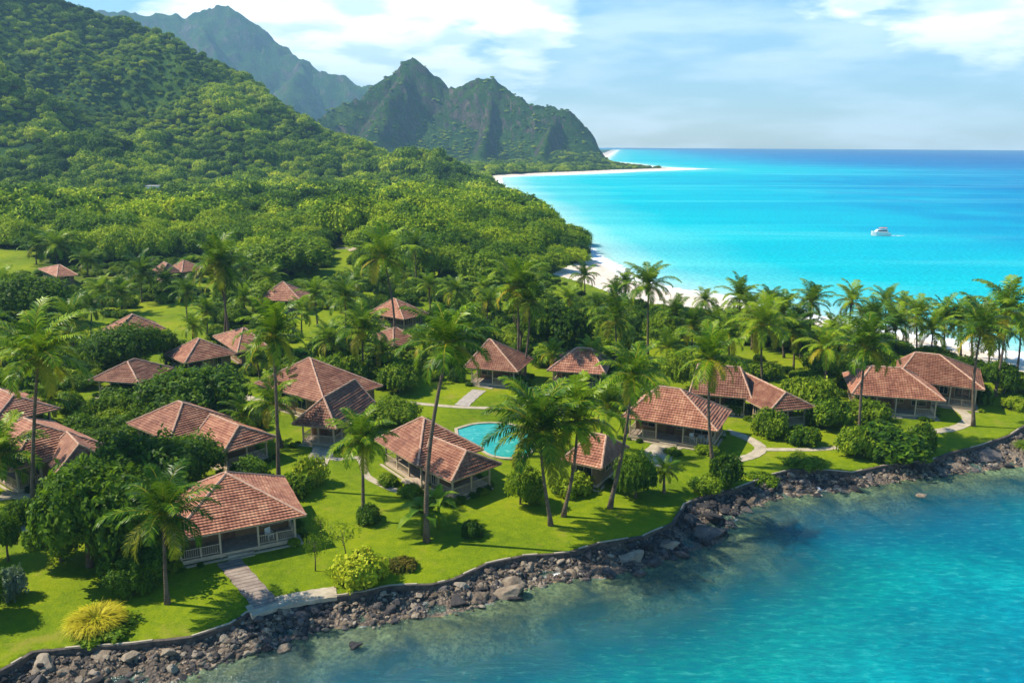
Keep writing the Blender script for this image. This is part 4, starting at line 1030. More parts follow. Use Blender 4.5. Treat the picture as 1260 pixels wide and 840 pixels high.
def grassy_mesh(name, mat, seed, n=900, spread=1.0):
    r = random.Random(seed); V, F = [], []
    for i in range(n):
        a = r.uniform(0, 6.28); q = math.sqrt(r.random()) * 0.75; p = np.array([math.cos(a) * q, math.sin(a) * q, 0.0]); e = R_(r.uniform(45, 85) - 35 * q)
        az = a + r.uniform(-0.7, 0.7); h = np.array([math.cos(az), math.sin(az), 0]); s = np.array([-h[1], h[0], 0]); L = r.uniform(0.55, 0.95) * (1.1 - 0.4 * q); w = 0.022
        for k in range(4):
            d = h * math.cos(e) + np.array([0, 0, math.sin(e)]); p2 = p + d * L / 4; w2 = w * (1 - 0.25 * (k + 1)) + 0.003; b = len(V)
            V += [p - s * w, p + s * w, p2 + s * w2, p2 - s * w2]; F.append((b, b + 1, b + 2, b + 3)); p = p2; w = w2; e -= R_(r.uniform(14, 34))
    return np_mesh(name, V, F, mat)
GR_Y = grassy_mesh('yellow_grass_clump', LEAF_YEL, 5, 1500); GR_L = grassy_mesh('lime_grass_clump', LEAF_LIME, 6, 1900); GR_G = grassy_mesh('green_grass_clump', LEAF_MID, 7, 900)
def banana_mesh(seed):
    r = random.Random(seed); V, F, MI = [], [], []
    for i in range(11):
        az = i * 2.4; el = R_(80 - 70 * i / 11.0); n = 8; p = np.array([0.0, 0, 0]); e = el; h = np.array([math.cos(az), math.sin(az), 0]); s = np.array([-h[1], h[0], 0]); L = r.uniform(0.85, 1.1)
        for k in range(n):
            d = h * math.cos(e) + np.array([0, 0, math.sin(e)]); p2 = p + d * L / n; wa = 0.17 * math.sin(math.pi * min(1, 0.08 + k / n)) ** 0.7 * (k > 0) + 0.01; wb = 0.17 * math.sin(math.pi * min(1, 0.08 + (k + 1) / n)) ** 0.7 + 0.006
            for sg in (-1, 1):
                b = len(V); dz = np.array([0, 0, 0.05]); V += [p, p + s * sg * wa + dz * wa * 4, p2 + s * sg * wb * 0.86 + dz * wb * 4, p2]; F.append((b, b + 1, b + 2, b + 3))
            p = p2; e -= R_(r.uniform(9, 15))
    return np_mesh('crown', V, F, leafmat('banana_leaves', (0.03, 0.08, 0.006), (0.07, 0.15, 0.008), (0.16, 0.24, 0.01)))
BAN = banana_mesh(3)
# ------------------------------------------------------------------ placed palms: base pixel, crown pixel, crown radius
PALMS = [
 ((41,619),(47,442),60,'tall dark trunked coconut palm at the left edge in front of the steep winged cottage',dict(v=0)),
 ((206,742),(202,636),58,'short thick crowned palm on the lawn before the nearest cottage',dict(v=2)),
 ((343,600),(336,414),46,'tall palm between the broad cottage and the veranda cottage, straight dark trunk',dict(v=1)),
 ((525,666),(552,425),60,'very tall leaning palm that crosses in front of the L-shaped cottage',dict(v=3,bend=-0.03)),
 ((447,640),(446,543),44,'palm on the middle lawn rising out of a round dark shrub',dict(v=5)),
 ((678,646),(664,533),70,'full crowned palm right of the pool, the left of the pair on the lawn',dict(v=2)),
 ((693,635),(711,518),60,'leaning palm right of the pool, the right of the pair on the lawn',dict(v=0)),
 ((750,625),(778,462),45,'slender palm curving up to the right beside the dark shrub',dict(v=3,bend=0.03)),
 ((877,570),(875,443),45,'palm with a straight dark trunk at the right corner of the big railed cottage',dict(v=1)),
 ((1057,537),(1066,428),43,'palm standing before the left end of the twin roofed cottage',dict(v=2)),
 ((1198,524),(1207,408),42,'palm with a pale trunk before the right end of the twin roofed cottage',dict(v=4)),
 ((1224,488),(1240,384),42,'tallest palm at the far right end of the spit',dict(v=1)),
 ((1014,490),(1017,428),31,'slim palm left of the twin roofed cottage',dict(v=4)),
 ((938,470),(939,401),38,'thick palm behind the long cottage with the gabled end',dict(v=0)),
 ((998,432),(998,372),27,'palm silhouetted on the pale water, third large one from the left of the beach row',dict(v=1)),
 ((1046,436),(1048,371),25,'palm with open crown standing clear against the pale shallows',dict(v=4)),
 ((912,425),(910,366),26,'palm at the beach end behind the long cottage, darkest of that group',dict(v=0)),
 ((797,440),(798,352),34,'tall palm before the beach with a pale thin trunk above a narrow lawn',dict(v=3)),
 ((757,450),(757,392),36,'low wide palm between the dark round tree and the narrow lawn',dict(v=4)),
 ((636,462),(636,352),42,'tall palm with a double trunk look at the right corner of the porch cottage',dict(v=5)),
 ((643,466),(652,372),34,'shorter palm leaning right beside the tall palm at the porch cottage',dict(v=2)),
 ((486,428),(472,318),44,'tall leaning palm before the pink roofed cottage',dict(v=5,bend=0.03)),
 ((283,432),(268,325),37,'left of the twin thin trunked palms by the half hidden cottage',dict(v=2)),
 ((275,430),(276,345),30,'right of the twin thin trunked palms by the half hidden cottage',dict(v=4)),
 ((512,350),(510,304),24,'brownish palm at the foot of the wood behind the tall leaning one',dict(v=4)),
 ((231,395),(229,360),22,'small palm with drooping yellow fronds on the far left lawn',dict(v=1)),
 ((238,425),(238,402),19,'dwarf palm at the near edge of the far left lawn',dict(v=3)),
 ((302,395),(300,368),22,'small palm behind the half hidden cottage',dict(v=0)),
 ((90,440),(90,398),32,'palm behind the tall left edge palm',dict(v=1)),
 ((45,325),(45,304),20,'left of two ochre palms at the foot of the left wood',dict(v=4)),
 ((70,326),(70,303),21,'right of two ochre palms at the foot of the left wood',dict(v=3)),
 ((125,385),(124,357),20,'yellow green palm above the small lawn edge cottage',dict(v=3)),
 ((175,372),(173,336),24,'dark palm left of the far cottage with two low roofs',dict(v=0)),
 ((391,402),(388,364),24,'palm at the right corner of the square pink roofed cottage',dict(v=1)),
 ((424,418),(424,366),30,'palm between the square pink cottage and the leaning middle palm',dict(v=3)),
 ((449,468),(447,408),37,'palm just behind the stepped roof cottage, wide crown',dict(v=2)),
 ((347,550),(337,498),36,'small bushy palm against the wall of the stepped roof cottage',dict(v=4)),
 ((-12,606),(2,560),44,'low palm cut off by the left edge',dict(v=5)),
 ((817,606),(818,582),20,'little feathery palm beside the dark shrub near the rocky point',dict(v=3)),
 ((719,366),(719,340),20,'lone little palm on the white beach by the wooded knoll',dict(v=4)),
 ((771,376),(770,350),19,'small palm at the sand edge left of the thin trunked one',dict(v=1)),
 ((758,378),(757,358),17,'lowest small palm at the sand edge near the knoll',dict(v=0)),
 ((868,392),(868,370),17,'small palm at the right end of the visible white beach',dict(v=3)),
 ((560,395),(561,360),24,'palm in the greenery below the wood, left of the double palm',dict(v=2)),
 ((595,390),(596,356),22,'yellowish palm in the greenery just left of the double palm',dict(v=4)),
 ((530,385),(528,352),20,'palm peeping over the greenery right of the pink roofed cottage',dict(v=0)),
 ((681,470),(680,436),20,'dwarf palm at the left corner of the half covered middle cottage',dict(v=1)),
 ((205,372),(204,345),17,'small palm in the shade right of the dark one by the far cottage',dict(v=5)),
 ((355,500),(352,478),26,'low palm half hidden by the stepped roof cottage veranda',dict(v=0)),
 ((735,560),(748,500),42,'dense palm crown directly behind the leaning one of the pool lawn pair',dict(v=1)),
 ((20,460),(20,430),26,'low palm beside the trunk of the tall left edge palm',dict(v=3)),
 ((320,470),(316,442),22,'palm low behind the tall straight palm by the veranda cottage',dict(v=5)),
]
for b, c, r, lab, kw in PALMS: palm(b, c, r, lab, **kw)
extra = [((112,410),(112,380),22),((150,385),(150,362),20),((255,412),(254,384),20),((330,365),(330,342),20),((372,415),(372,384),22),((405,455),(406,420),26),((470,462),(471,434),24),((520,455),(521,424),26),
      ((548,440),(549,404),26),((600,402),(600,372),22),((655,395),(655,366),22),((700,392),(700,368),20),((735,405),(735,378),20),((725,470),(726,440),26),((28,395),(28,366),22),((5,372),(5,350),20),((60,520),(62,492),26),((300,545),(299,512),28),
      ((470,372),(470,348),20),((440,372),(440,346),20),((820,462),(822,428),26),((650,560),(652,512),40),((108,345),(108,322),18),((300,352),(300,330),18)]
for i, (b, c, r) in enumerate(extra):
    palm(b, c, r, 'palm rising from the greenery among the cottages of the garden', 'palms among the garden greenery', v=i)
# the grove along the beach side of the right hand cottages
gr = [((880,445),(880,398),28),((850,450),(852,402),29),((965,440),(962,385),28),((897,455),(896,412),30),((1090,430),(1090,373),24),((1078,450),(1076,395),30),((1128,440),(1128,390),28),((1104,448),(1102,402),30),
      ((1163,445),(1162,392),27),((1182,446),(1182,396),28),((1215,462),(1216,410),30),((976,455),(975,408),30),((1146,452),(1148,408),28),((1038,462),(1040,418),27),((925,430),(925,378),24),((1250,462),(1256,405),28),
      ((830,425),(832,385),24),((1115,424),(1112,380),20),((1064,425),(1064,392),20),((945,425),(948,372),22),((1196,440),(1198,388),24),((985,440),(984,398),26),((1028,440),(1026,404),22),((1275,480),(1280,400),34),((1230,445),(1228,398),24)]
for i, (b, c, r) in enumerate(gr):
    palm(b, c, r * 0.95, 'coconut palm in the dense grove between the right hand cottages and the turquoise sea', 'palms of the beach grove', v=i)

# ------------------------------------------------------------------ placed trees and shrubs
TREES = [
 ((245,512),(240,477),135,62,'dark','rounded spreading tree right of the small veranda cottage'),
 ((150,462),(152,424),88,52,'dark','dark round tree right behind the small veranda cottage roof'),
 ((205,455),(186,420),60,40,'dark','dark tree touching the rust roofed cottage at left'),
 ((45,400),(38,360),90,52,'dark','dark round tree on the left below the farthest cottage'),
 ((352,340),(352,312),100,46,'mid','wide domed tree before the wood above the square pink cottage'),
 ((692,440),(690,402),86,66,'dark','dark glossy round tree behind the half covered middle cottage'),
 ((640,440),(664,392),60,50,'mid','tree crown between the double palm and the dark glossy tree'),
 ((782,612),(782,584),56,66,'dark','dark round tree at the right wall of the small hidden hut'),
 ((110,697),(115,620),165,138,'dark','big dark leafy tree standing left of the nearest cottage, front crown'),
 ((180,630),(175,578),160,105,'dark','big leafy tree between the left cottages, middle crown of the clump'),
 ((215,600),(222,562),100,60,'dark','big leafy tree touching the back of the nearest cottage, right crown of the clump'),
 ((150,690),(150,650),100,70,'dark','lowest dark crown of the tree clump left of the nearest cottage'),
 ((490,482),(492,463),58,36,'mid','round leafy tree right of the stepped roof cottage'),
 ((485,520),(486,503),66,32,'mid','low spreading tree behind the L-shaped cottage'),
 ((75,690),(70,655),85,66,'dark','lowest left crown of the tree clump left of the nearest cottage'),
 ((170,720),(165,690),84,44,'dark','dark bushy growth under the clump beside the short palm'),
 ((10,690),(-8,655),60,60,'dark','dark tree cut off by the left edge above the lawn'),
 ((-20,760),(-30,720),70,90,'dark','dark mass of leaves at the lower left edge'),
 ((640,620),(645,590),52,50,'mid','leafy speckled bush tree just right of the L-shaped cottage'),
 ((1020,470),(1022,447),60,40,'mid','bushy tree left of the twin roofed cottage'),
 ((1235,485),(1232,460),48,40,'dark','dark tree at the right end of the twin roofed cottage'),
 ((540,345),(545,318),70,42,'light','pale green tree at the right foot of the wood'),
 ((600,360),(604,330),72,46,'mid','tree on the slope above the double palm'),
 ((330,380),(322,362),50,34,'light','light green tree left of the square pink cottage'),
 ((440,345),(442,318),34,28,'mid','tree at the right end of the small clearing in the wood'),
 ((820,425),(822,405),60,36,'mid','tree behind the narrow lawn, right of the thin trunked palm'),
 ((855,480),(842,452),50,44,'light','light leafy tree above the roof of the big railed cottage'),
 ((30,300),(30,312),70,30,'mid','tree at the back of the far left clearing'),
 ((590,430),(578,405),60,44,'mid','green tree between the pink cottage and the porch cottage'),
 ((530,440),(532,412),50,36,'dark','dark tree right of the little low cottage'),
 ((420,445),(405,425),60,34,'mid','tree behind the ridge of the stepped roof cottage'),
 ((290,400),(288,385),40,24,'mid','small tree at the right end of the far left lawn'),
]
for g_, c_, w_, h_, tn, lab in TREES: tree(g_, c_, w_, h_, tn, lab)
SHR = [
 ((450,645),38,24,'dark','round dark shrub at the foot of the middle lawn palm'),
 ((580,664),32,22,'dark','small dark shrub right of the banana plant'),
 ((495,702),40,16,'bronze','low round reddish bronze shrub on the lawn edge'),
 ((892,604),44,42,'dark','dense dark shrub at the rocky point'),
 ((948,540),48,36,'light','rounded shrub before the gabled end wing'),
 ((990,548),44,24,'mid','low mounded shrub right of the gabled end wing'),
 ((1100,567),110,36,'mid','largest low shrub mass at the water edge before the twin roofed cottage'),
 ((1060,565),52,38,'light','left shrub of the mass at the water edge'),
 ((1138,560),44,36,'dark','right shrub of the mass at the water edge'),
 ((1030,530),60,36,'mid','shrub below the slim palm left of the twin cottage'),
 ((1010,515),56,44,'light','light shrub between the gabled wing and the slim palm'),
 ((995,575),56,12,'mid','creeping shrub along the shore wall'),
 ((905,512),26,22,'mid','shrub at the left corner of the long cottage'),
 ((1215,500),22,26,'dark','dark shrub at the right corner of the twin roofed cottage'),
 ((378,600),44,38,'lime','yellow tinged shrub beside the patio'),
 ((360,612),48,30,'mid','green shrub at the foot of the tall straight palm'),
 ((85,510),40,26,'mid','shrub behind the roof of the steep winged cottage'),
 ((115,520),46,30,'light','light shrub between the left cottages'),
 ((140,495),60,20,'dark','low hedge-like shrub before the veranda cottage'),
 ((4,740),44,44,'silver','blue grey shrub cut off by the left edge'),
 ((160,735),60,36,'dark','dark shaded shrub under the short palm, left one'),
 ((120,790),90,16,'mid','ground hugging greenery round the yellow clump'),
 ((705,612),56,26,'light','light shrub at the foot of the hut wall'),
 ((660,622),36,30,'mid','shrub at the corner behind the left pool lawn palm'),
 ((940,600),44,14,'mid','creeping green shrub above the dark rocks'),
 ((875,612),50,20,'mid','low shrub left of the dense dark one at the point'),
 ((300,600),60,34,'dark','dark shrub under the wing of the broad cottage'),
 ((500,612),34,14,'light','pale ground cover at the front of the L-shaped cottage'),
 ((478,598),30,14,'light','pale plant beside the curved path'),
 ((830,560),24,10,'mid','low plant by the patio of the big railed cottage'),
 ((870,560),30,12,'mid','low plant bed at the right of the patio'),
 ((1250,505),34,16,'light','pale shrub on the right end lawn'),
 ((20,650),44,34,'dark','dark shrub before the left cottages'),
 ((640,480),30,18,'mid','shrub at the right foot of the porch cottage'),
 ((560,470),24,16,'dark','shrub at the left foot of the porch cottage'),
 ((760,475),60,22,'mid','shrub right of the half covered middle cottage'),
]
for g_, w_, h_, tn, lab in SHR: shrub(g_, w_, h_, tn, lab)
shrub((112,780), 62, 30, 'x', 'yellow arching ornamental grass clump at the lower left', 'ornamental grass clumps', 'ornamental_grass', 'grass clump', GR_Y, 0.0).rotation_euler.z = 1
shrub((445,730), 78, 46, 'lime', 'lime yellow rounded clump hanging over the sea wall', 'ornamental grass clumps', 'ornamental_grass', 'grass clump', None, 0.2)
shrub((1270,560), 30, 12, 'x', 'green grass clump on the wall at the right edge', 'ornamental grass clumps', 'ornamental_grass', 'grass clump', GR_G, 0.0)
def ban(gpx, rpx, h, lab):
    b = ground_pt(*gpx); root = empty('banana_plant', b, lab, 'banana plant', 'banana plants'); d = b.y / math.cos(R_(PITCH)); o = link('crown', BAN, root); s = rpx / 1000 * d; o.scale = (s, s, s); o.location = (0, 0, h)
    o.rotation_euler = (0, 0, _pr.uniform(0, 6)); k = MB(); k.tube([(0, 0, -0.1), (0.02, 0, h * 0.5), (0, 0, h + 0.1)], [0.17, 0.14, 0.1], 8); k.build('stem', LEAF_LIGHT, root, smooth=True)
ban((520,658), 42, 1.9, 'banana-like plant with broad dark leaves at the foot of the leaning palm'); ban((540,650), 34, 2.4, 'second taller banana-like plant behind the leaning palm')
ban((375,592), 22, 1.2, 'small broad leaved plant beside the patio')
def sapling(gpx, cpx, wpx, hpx, lab):
    base = ground_pt(*gpx); d = raydir(*cpx); t = base.y / d.y; c = Vector((d.x * t, d.y * t, CAM_H + d.z * t)); dep = base.y / 0.972
    root = empty('sapling', base, lab, 'tree', 'thin young trees'); o = link('crown', AIRY[0], root); o.location = (c.x - base.x, 0, c.z - base.z - hpx / 4000 * dep); s = wpx / 2000 * dep; o.scale = (s, s, hpx / 2000 * dep * 1.7)
    k = MB(); k.tube([(0, 0, -0.1), (0.05, 0, 0.8), ((c.x - base.x) * 0.8, 0.05, c.z - base.z)], [0.06, 0.045, 0.02], 6); 
    for i in range(5): a = i * 1.3; k.tube([((c.x - base.x) * 0.5, 0, (c.z - base.z) * (0.5 + 0.08 * i)), (c.x - base.x + math.cos(a) * s * .6, math.sin(a) * s * .6, c.z - base.z + 0.1 * i)], [0.025, 0.01], 4)
    k.build('trunk', BARK, root, smooth=True)
sapling((388,702), (386,668), 34, 44, 'thin sapling with sparse leaves right of the nearest cottage')
sapling((425,690), (418,652), 62, 26, 'flat airy young tree between the nearest cottage and the middle lawn')
sapling((395,660), (393,641), 26, 26, 'smallest wispy sapling behind the flat airy one')
sapling((983,566), (983,556), 16, 12, 'tiny bush-like sapling by the right hand path')

# ------------------------------------------------------------------ instancing of masses nobody could count
def clear(x, y, pad):
    for (hx, hy, yaw, hw, hd) in HOUSES:
        dx, dy = x - hx, y - hy; c, s = math.cos(-yaw), math.sin(-yaw); lx, ly = dx * c - dy * s, dx * s + dy * c
        if abs(lx) < hw + pad and abs(ly) < hd + pad: return False
    return True
def instancer(name, pts, scl, rot, idx, meshes, label, simple_struct=False):
    hid = bpy.data.collections.new(name + '_source')
    for i, me in enumerate(meshes):
        o = bpy.data.objects.new('%s_source_%02d' % (name, i), me); hid.objects.link(o)
    me = bpy.data.meshes.new(name); me.vertices.add(len(pts)); me.vertices.foreach_set('co', np.asarray(pts, np.float32).ravel())
    for an, ty, d in (('iscale', 'FLOAT_VECTOR', scl), ('irot', 'FLOAT_VECTOR', rot), ('idx', 'INT', idx)):
        a = me.attributes.new(an, ty, 'POINT'); a.data.foreach_set('vector' if ty == 'FLOAT_VECTOR' else 'value', np.asarray(d, np.float32 if ty != 'INT' else np.int32).ravel())
    ng = bpy.data.node_groups.new(name + '_scatter', 'GeometryNodeTree')
    ng.interface.new_socket('Geometry', in_out='INPUT', socket_type='NodeSocketGeometry'); ng.interface.new_socket('Geometry', in_out='OUTPUT', socket_type='NodeSocketGeometry')
    N, L = ng.nodes, ng.links; gi = N.new('NodeGroupInput'); go = N.new('NodeGroupOutput'); ip = N.new('GeometryNodeInstanceOnPoints'); ci = N.new('GeometryNodeCollectionInfo')
    ci.inputs['Collection'].default_value = hid; ci.inputs['Separate Children'].default_value = True; ci.inputs['Reset Children'].default_value = True
    def na(nm, dt):
        n = N.new('GeometryNodeInputNamedAttribute'); n.data_type = dt; n.inputs['Name'].default_value = nm; return next(o for o in n.outputs if o.enabled and o.name == 'Attribute')
    er = N.new('FunctionNodeEulerToRotation'); L.new(na('irot', 'FLOAT_VECTOR'), er.inputs[0])
    L.new(gi.outputs[0], ip.inputs['Points']); L.new(ci.outputs[0], ip.inputs['Instance']); ip.inputs['Pick Instance'].default_value = True
    L.new(na('idx', 'INT'), ip.inputs['Instance Index']); L.new(er.outputs[0], ip.inputs['Rotation']); L.new(na('iscale', 'FLOAT_VECTOR'), ip.inputs['Scale']); L.new(ip.outputs[0], go.inputs[0])
    o = link(name, me); md = o.modifiers.new('scatter', 'NODES'); md.node_group = ng; tag(o, label, None, None, 'stuff'); return o

# forest trees -------------------------------------------------------------------------
rs = np.random.RandomState(21)
def scatter(n, rmin, rmax, amin, amax, gap, seed):
    r = np.random.RandomState(seed); th = np.radians(r.uniform(amin, amax, n)); q = np.sqrt(r.uniform(rmin ** 2, rmax ** 2, n)); X, Y = q * np.sin(th), q * np.cos(th)
    # thin out with a coarse grid so crowns do not pile up
    key = np.stack([np.floor(X / gap), np.floor(Y / gap)], 1); _, u = np.unique(key, axis=0, return_index=True); return X[u], Y[u]
WOOD_PX = [(-400,340),(-60,316),(0,312),(60,318),(120,326),(180,320),(255,320),(300,332),(395,326),(402,312),(440,312),(452,322),(520,338),(560,350),(650,352),(700,334),(719,322)]
wp = [g2(a, b, 2.0) for a, b in WOOD_PX] + [(26, 236), (32, 300), (10, 420), (2, 560), (-60, 600), (-560, 560)]
def far_mesh(k, mat): return crown_mesh('forest_crown', mat, 200 + k, 2600, 9, 0.085, 0.8, trunk=-0.55)
F_DARK = leafmat('wood_leaves_dark', (0.008, 0.032, 0.005), (0.038, 0.105, 0.007), (0.15, 0.25, 0.010), 0.2, 0.7, 0.12, 1.5)
F_MID = leafmat('wood_leaves', (0.016, 0.055, 0.005), (0.095, 0.19, 0.006), (0.32, 0.40, 0.010), 0.2, 0.7, 0.12, 1.5)
F_LIGHT = leafmat('wood_leaves_light', (0.035, 0.085, 0.004), (0.18, 0.27, 0.006), (0.42, 0.46, 0.012), 0.2, 0.7, 0.12, 1.5)
near_forest = [crown_mesh('forest_crown', mt, 300 + k, 9500, 17, 0.044, 0.78, trunk=-0.7) for k, mt in enumerate((F_MID, F_MID, F_LIGHT, F_DARK))]
X, Y = scatter(9000, 200, 620, -50, 12, 6.2, 3); dwd, _ = sdf(wp, X, Y); Z, dW, dL, fr = height(X, Y)
cl = LAWNM(X, Y); ok = (dwd > -2) & (dL > 1.0) & (cl < 0.5)
X, Y, Z, dW, dL = X[ok], Y[ok], Z[ok], dW[ok], dL[ok]; o_ = np.argsort(np.hypot(X, Y)); X, Y, Z, dL = X[o_], Y[o_], Z[o_], dL[o_]
sel = [i for i in range(len(X)) if clear(X[i], Y[i], 2.5)]; X, Y, Z, dL = X[sel], Y[sel], Z[sel], dL[sel]
vis = np.degrees(np.arctan2(X, Y)); inview = (vis > -34) & (vis < 34)
cnt = 0; S_, P_, Rr_, I_ = [], [], [], []
for i in range(len(X)):
    big = 0.5 + 0.9 * float(fbm(np.array([X[i] / 28.0]), np.array([Y[i] / 28.0]), 2)[0]); rr = rs.uniform(4.2, 8.6) * big * 1.0 ; edge = min(1, 0.55 + dL[i] / 25)
    sc = (rr, rr * rs.uniform(0.85, 1.1), rr * rs.uniform(0.72, 1.25) * edge); zz = Z[i] + rr * 0.36 * edge; k = int(rs.choice(4, p=(0.33, 0.30, 0.12, 0.25)))
    if inview[i] and cnt < 230:
        o = link('forest_tree', near_forest[k]); o.location = (X[i], Y[i], zz); o.scale = sc; o.rotation_euler = (0, 0, rs.uniform(0, 6.28)); cnt += 1
        tag(o, 'tree with a domed crown in the dense wood between the gardens and the mountains', 'tree', 'trees of the wood behind the gardens')
    else: P_.append((X[i], Y[i], zz)); S_.append(sc); Rr_.append((0, 0, rs.uniform(0, 6.28))); I_.append(k)
# the hill forest
X, Y = scatter(110000, 430, 1080, -50, 8, 5.4, 5); Z, dW, dL, fr = height(X, Y); inw, _ = sdf(wp, X, Y)
ok = (dL > 3) & (inw < -2); VX = g2(180, 251, 8)
ok &= np.hypot(X - VX[0], (Y - VX[1]) * 0.5) > 14
for x, y, z in zip(X[ok], Y[ok], Z[ok]):
    big = 0.45 + 0.95 * float(vnoise(np.array([x / 45.0]), np.array([y / 45.0]))[0]); rr = (rs.uniform(2.4, 4.4) if rs.rand() < 0.85 else rs.uniform(4.8, 7.5)) * big * 1.1
    P_.append((x, y, z + rr * 0.35)); S_.append((rr, rr, rr * rs.uniform(0.8, 1.2))); Rr_.append((0, 0, rs.uniform(0, 6.28))); I_.append(int(rs.choice(4, p=(0.35, 0.35, 0.14, 0.16))))
H_DARK = leafmat('hill_leaves_dark', (0.012, 0.042, 0.005), (0.055, 0.135, 0.007), (0.20, 0.30, 0.010), 0.2, 0.7, 0.05, 2.2)
H_MID = leafmat('hill_leaves', (0.020, 0.065, 0.005), (0.13, 0.24, 0.006), (0.42, 0.50, 0.012), 0.2, 0.7, 0.05, 2.2)
H_LIGHT = leafmat('hill_leaves_light', (0.04, 0.10, 0.004), (0.22, 0.32, 0.006), (0.50, 0.54, 0.014), 0.2, 0.7, 0.05, 2.2)
fm_ = [far_mesh(k, m) for k, m in enumerate((H_MID, H_MID, H_LIGHT, H_DARK))]
instancer('hill_forest', P_, S_, Rr_, I_, fm_, 'dense green forest covering the near mountain side'); print('hill forest', len(P_), 'wood', cnt)
# scrub on the headland
X, Y = scatter(60000, 1000, 1900, -20, 10, 10, 8); Z, dW, dL, fr = height(X, Y); Zx, _, _, _ = height(X + 4, Y); Zy, _, _, _ = height(X, Y + 4)
sl = np.hypot((Zx - Z) / 4, (Zy - Z) / 4); ok = (dL > 4) & (sl < 0.45 + 0.3 * rs.rand(len(X)))
n = ok.sum(); rr = rs.uniform(2.8, 5.0, n)
instancer('headland_forest', np.stack([X[ok], Y[ok], Z[ok] + rr * 0.15], 1), np.stack([rr, rr, rr * 0.8], 1), np.stack([rr * 0, rr * 0, rs.uniform(0, 6.28, n)], 1), rs.choice(4, n, p=(0.35, 0.35, 0.1, 0.2)), fm_, 'low forest clinging to the rocky headland'); print('headland', n)
# undergrowth between the gardens
X, Y = scatter(16000, 84, 320, -50, 50, 1.7, 12); Z, dW, dL, fr = height(X, Y); cl = LAWNM(X, Y, 1.5); ok = (dL > 0.6) & (cl < 0.3) & (sdf(wp, X, Y)[0] < 3) & (fbm(X / 9, Y / 9, 3) > 0.36)
P2, S2, R2, I2 = [], [], [], []
for x, y, z in zip(X[ok], Y[ok], Z[ok]):
    if not clear(x, y, 2.0) or (sdf(POLY_L, np.array([x]), np.array([y]))[0][0] < 7 and 640 < 630 + 1000 * x / y < 900): continue
    rr = rs.uniform(0.9, 2.8) * (0.6 + 0.8 * float(vnoise(np.array([x / 12.0]), np.array([y / 12.0]))[0])) * (0.8 if y > 120 else 1); P2.append((x, y, z + rr * 0.25)); S2.append((rr, rr, rr * rs.uniform(0.7, 1.25))); R2.append((0, 0, rs.uniform(0, 6.28))); I2.append(int(rs.choice(6, p=(0.12, 0.12, 0.22, 0.20, 0.17, 0.17))))
for (hx, hy, yaw, hw, hd) in HOUSES:
    if math.hypot(hx, hy) > 190: continue
    for _ in range(34):
        sd_ = rs.choice(4); u = rs.uniform(-1, 1); off = rs.uniform(0.15, 0.9) - 0.75
        lx, ly = ((u * hw, -(hd + off)), (hw + off, u * hd), (u * hw, hd + off), (-(hw + off), u * hd))[sd_]
        if sd_ == 0 and abs(u) < 0.45: continue
        x = hx + lx * math.cos(yaw) - ly * math.sin(yaw); y = hy + lx * math.sin(yaw) + ly * math.cos(yaw)
        if not clear(x, y, -0.62) or rs.rand() < 0.35: continue
        rr = rs.uniform(0.3, 0.7); P2.append((x, y, gz(x, y) + rr * 0.2)); S2.append((rr, rr, rr * rs.uniform(0.8, 1.3))); R2.append((0, 0, rs.uniform(0, 6.28))); I2.append(int(rs.choice(6)))
instancer('undergrowth', P2, S2, R2, I2, [SH['dark'][0], SH['dark'][1], SH['mid'][0], SH['mid'][1], SH['light'][0], SH['light'][1]], 'tangled green shrubbery filling the ground between cottages and palms'); print('undergrowth', len(P2))

# shrub belt along the ocean beach
X, Y = scatter(30000, 90, 300, -5, 50, 2.4, 15); Z, dW, dL, fr = height(X, Y); ok = (dL > 0.3) & (dL < 13) & (~fr) & (sdf(wp, X, Y)[0] < 0)
P4, S4, R4, I4 = [], [], [], []
for x, y, z in zip(X[ok], Y[ok], Z[ok]):
    if not clear(x, y, 1.2): continue
    rr = rs.uniform(1.4, 2.8)
    if 630 + 1000 * x / y < 905: continue
    rr *= 1.25
    P4.append((x, y, z + rr * 0.3)); S4.append((rr, rr, rr * rs.uniform(0.7, 1.1))); R4.append((0, 0, rs.uniform(0, 6.28))); I4.append(int(rs.choice(6)))
instancer('beach_thicket', P4, S4, R4, I4, [SH['dark'][0], SH['mid'][0], SH['mid'][1], SH['light'][0], SH['light'][1], SH['dark'][1]], 'thicket of leafy bushes along the back of the ocean beach'); print('thicket', len(P4))

# ------------------------------------------------------------------ boulders and pebbles
def rock_mesh(seed, flat=0.7, sub=3):
    bm = bmesh.new(); bmesh.ops.create_icosphere(bm, subdivisions=sub, radius=1.0); r = np.random.RandomState(seed)
    pl = [(Vector(r.normal(size=3)).normalized(), r.uniform(0.45, 0.9)) for _ in range(16)]
    for v in bm.verts:
        for n, d in pl:
            k = v.co.dot(n) - d
            if k > 0: v.co -= n * k * 0.92
        q = float(fbm(np.array([v.co.x * 1.8 + seed]), np.array([v.co.y * 1.8 + v.co.z * 2.3]), 3)[0]) - 0.5; v.co *= 1 + 0.32 * q; v.co.z *= flat
    me = bpy.data.meshes.new('rock'); bm.to_mesh(me); bm.free(); return me
def m_rock(name, a, b, c):
    m = Mat(name); o = m.obj(); oi = m.new('ShaderNodeObjectInfo'); p = m.pos(); n = m.noise(p, 1.3, 6, 0.7, 0.4)
    f = m.math('ADD', m.math('MULTIPLY', n, 0.7), m.math('MULTIPLY', oi.outputs['Random'], 0.42)); m.col(m.ramp(f, [(0.3, a), (0.55, b), (0.85, c)]))
    m.bump(m.math('ADD', m.noise(p, 3.5, 6, 0.75), m.noise(p, 12, 4, 0.7)), 1.0, 0.18); m.p.inputs['Roughness'].default_value = 0.7; return m.m
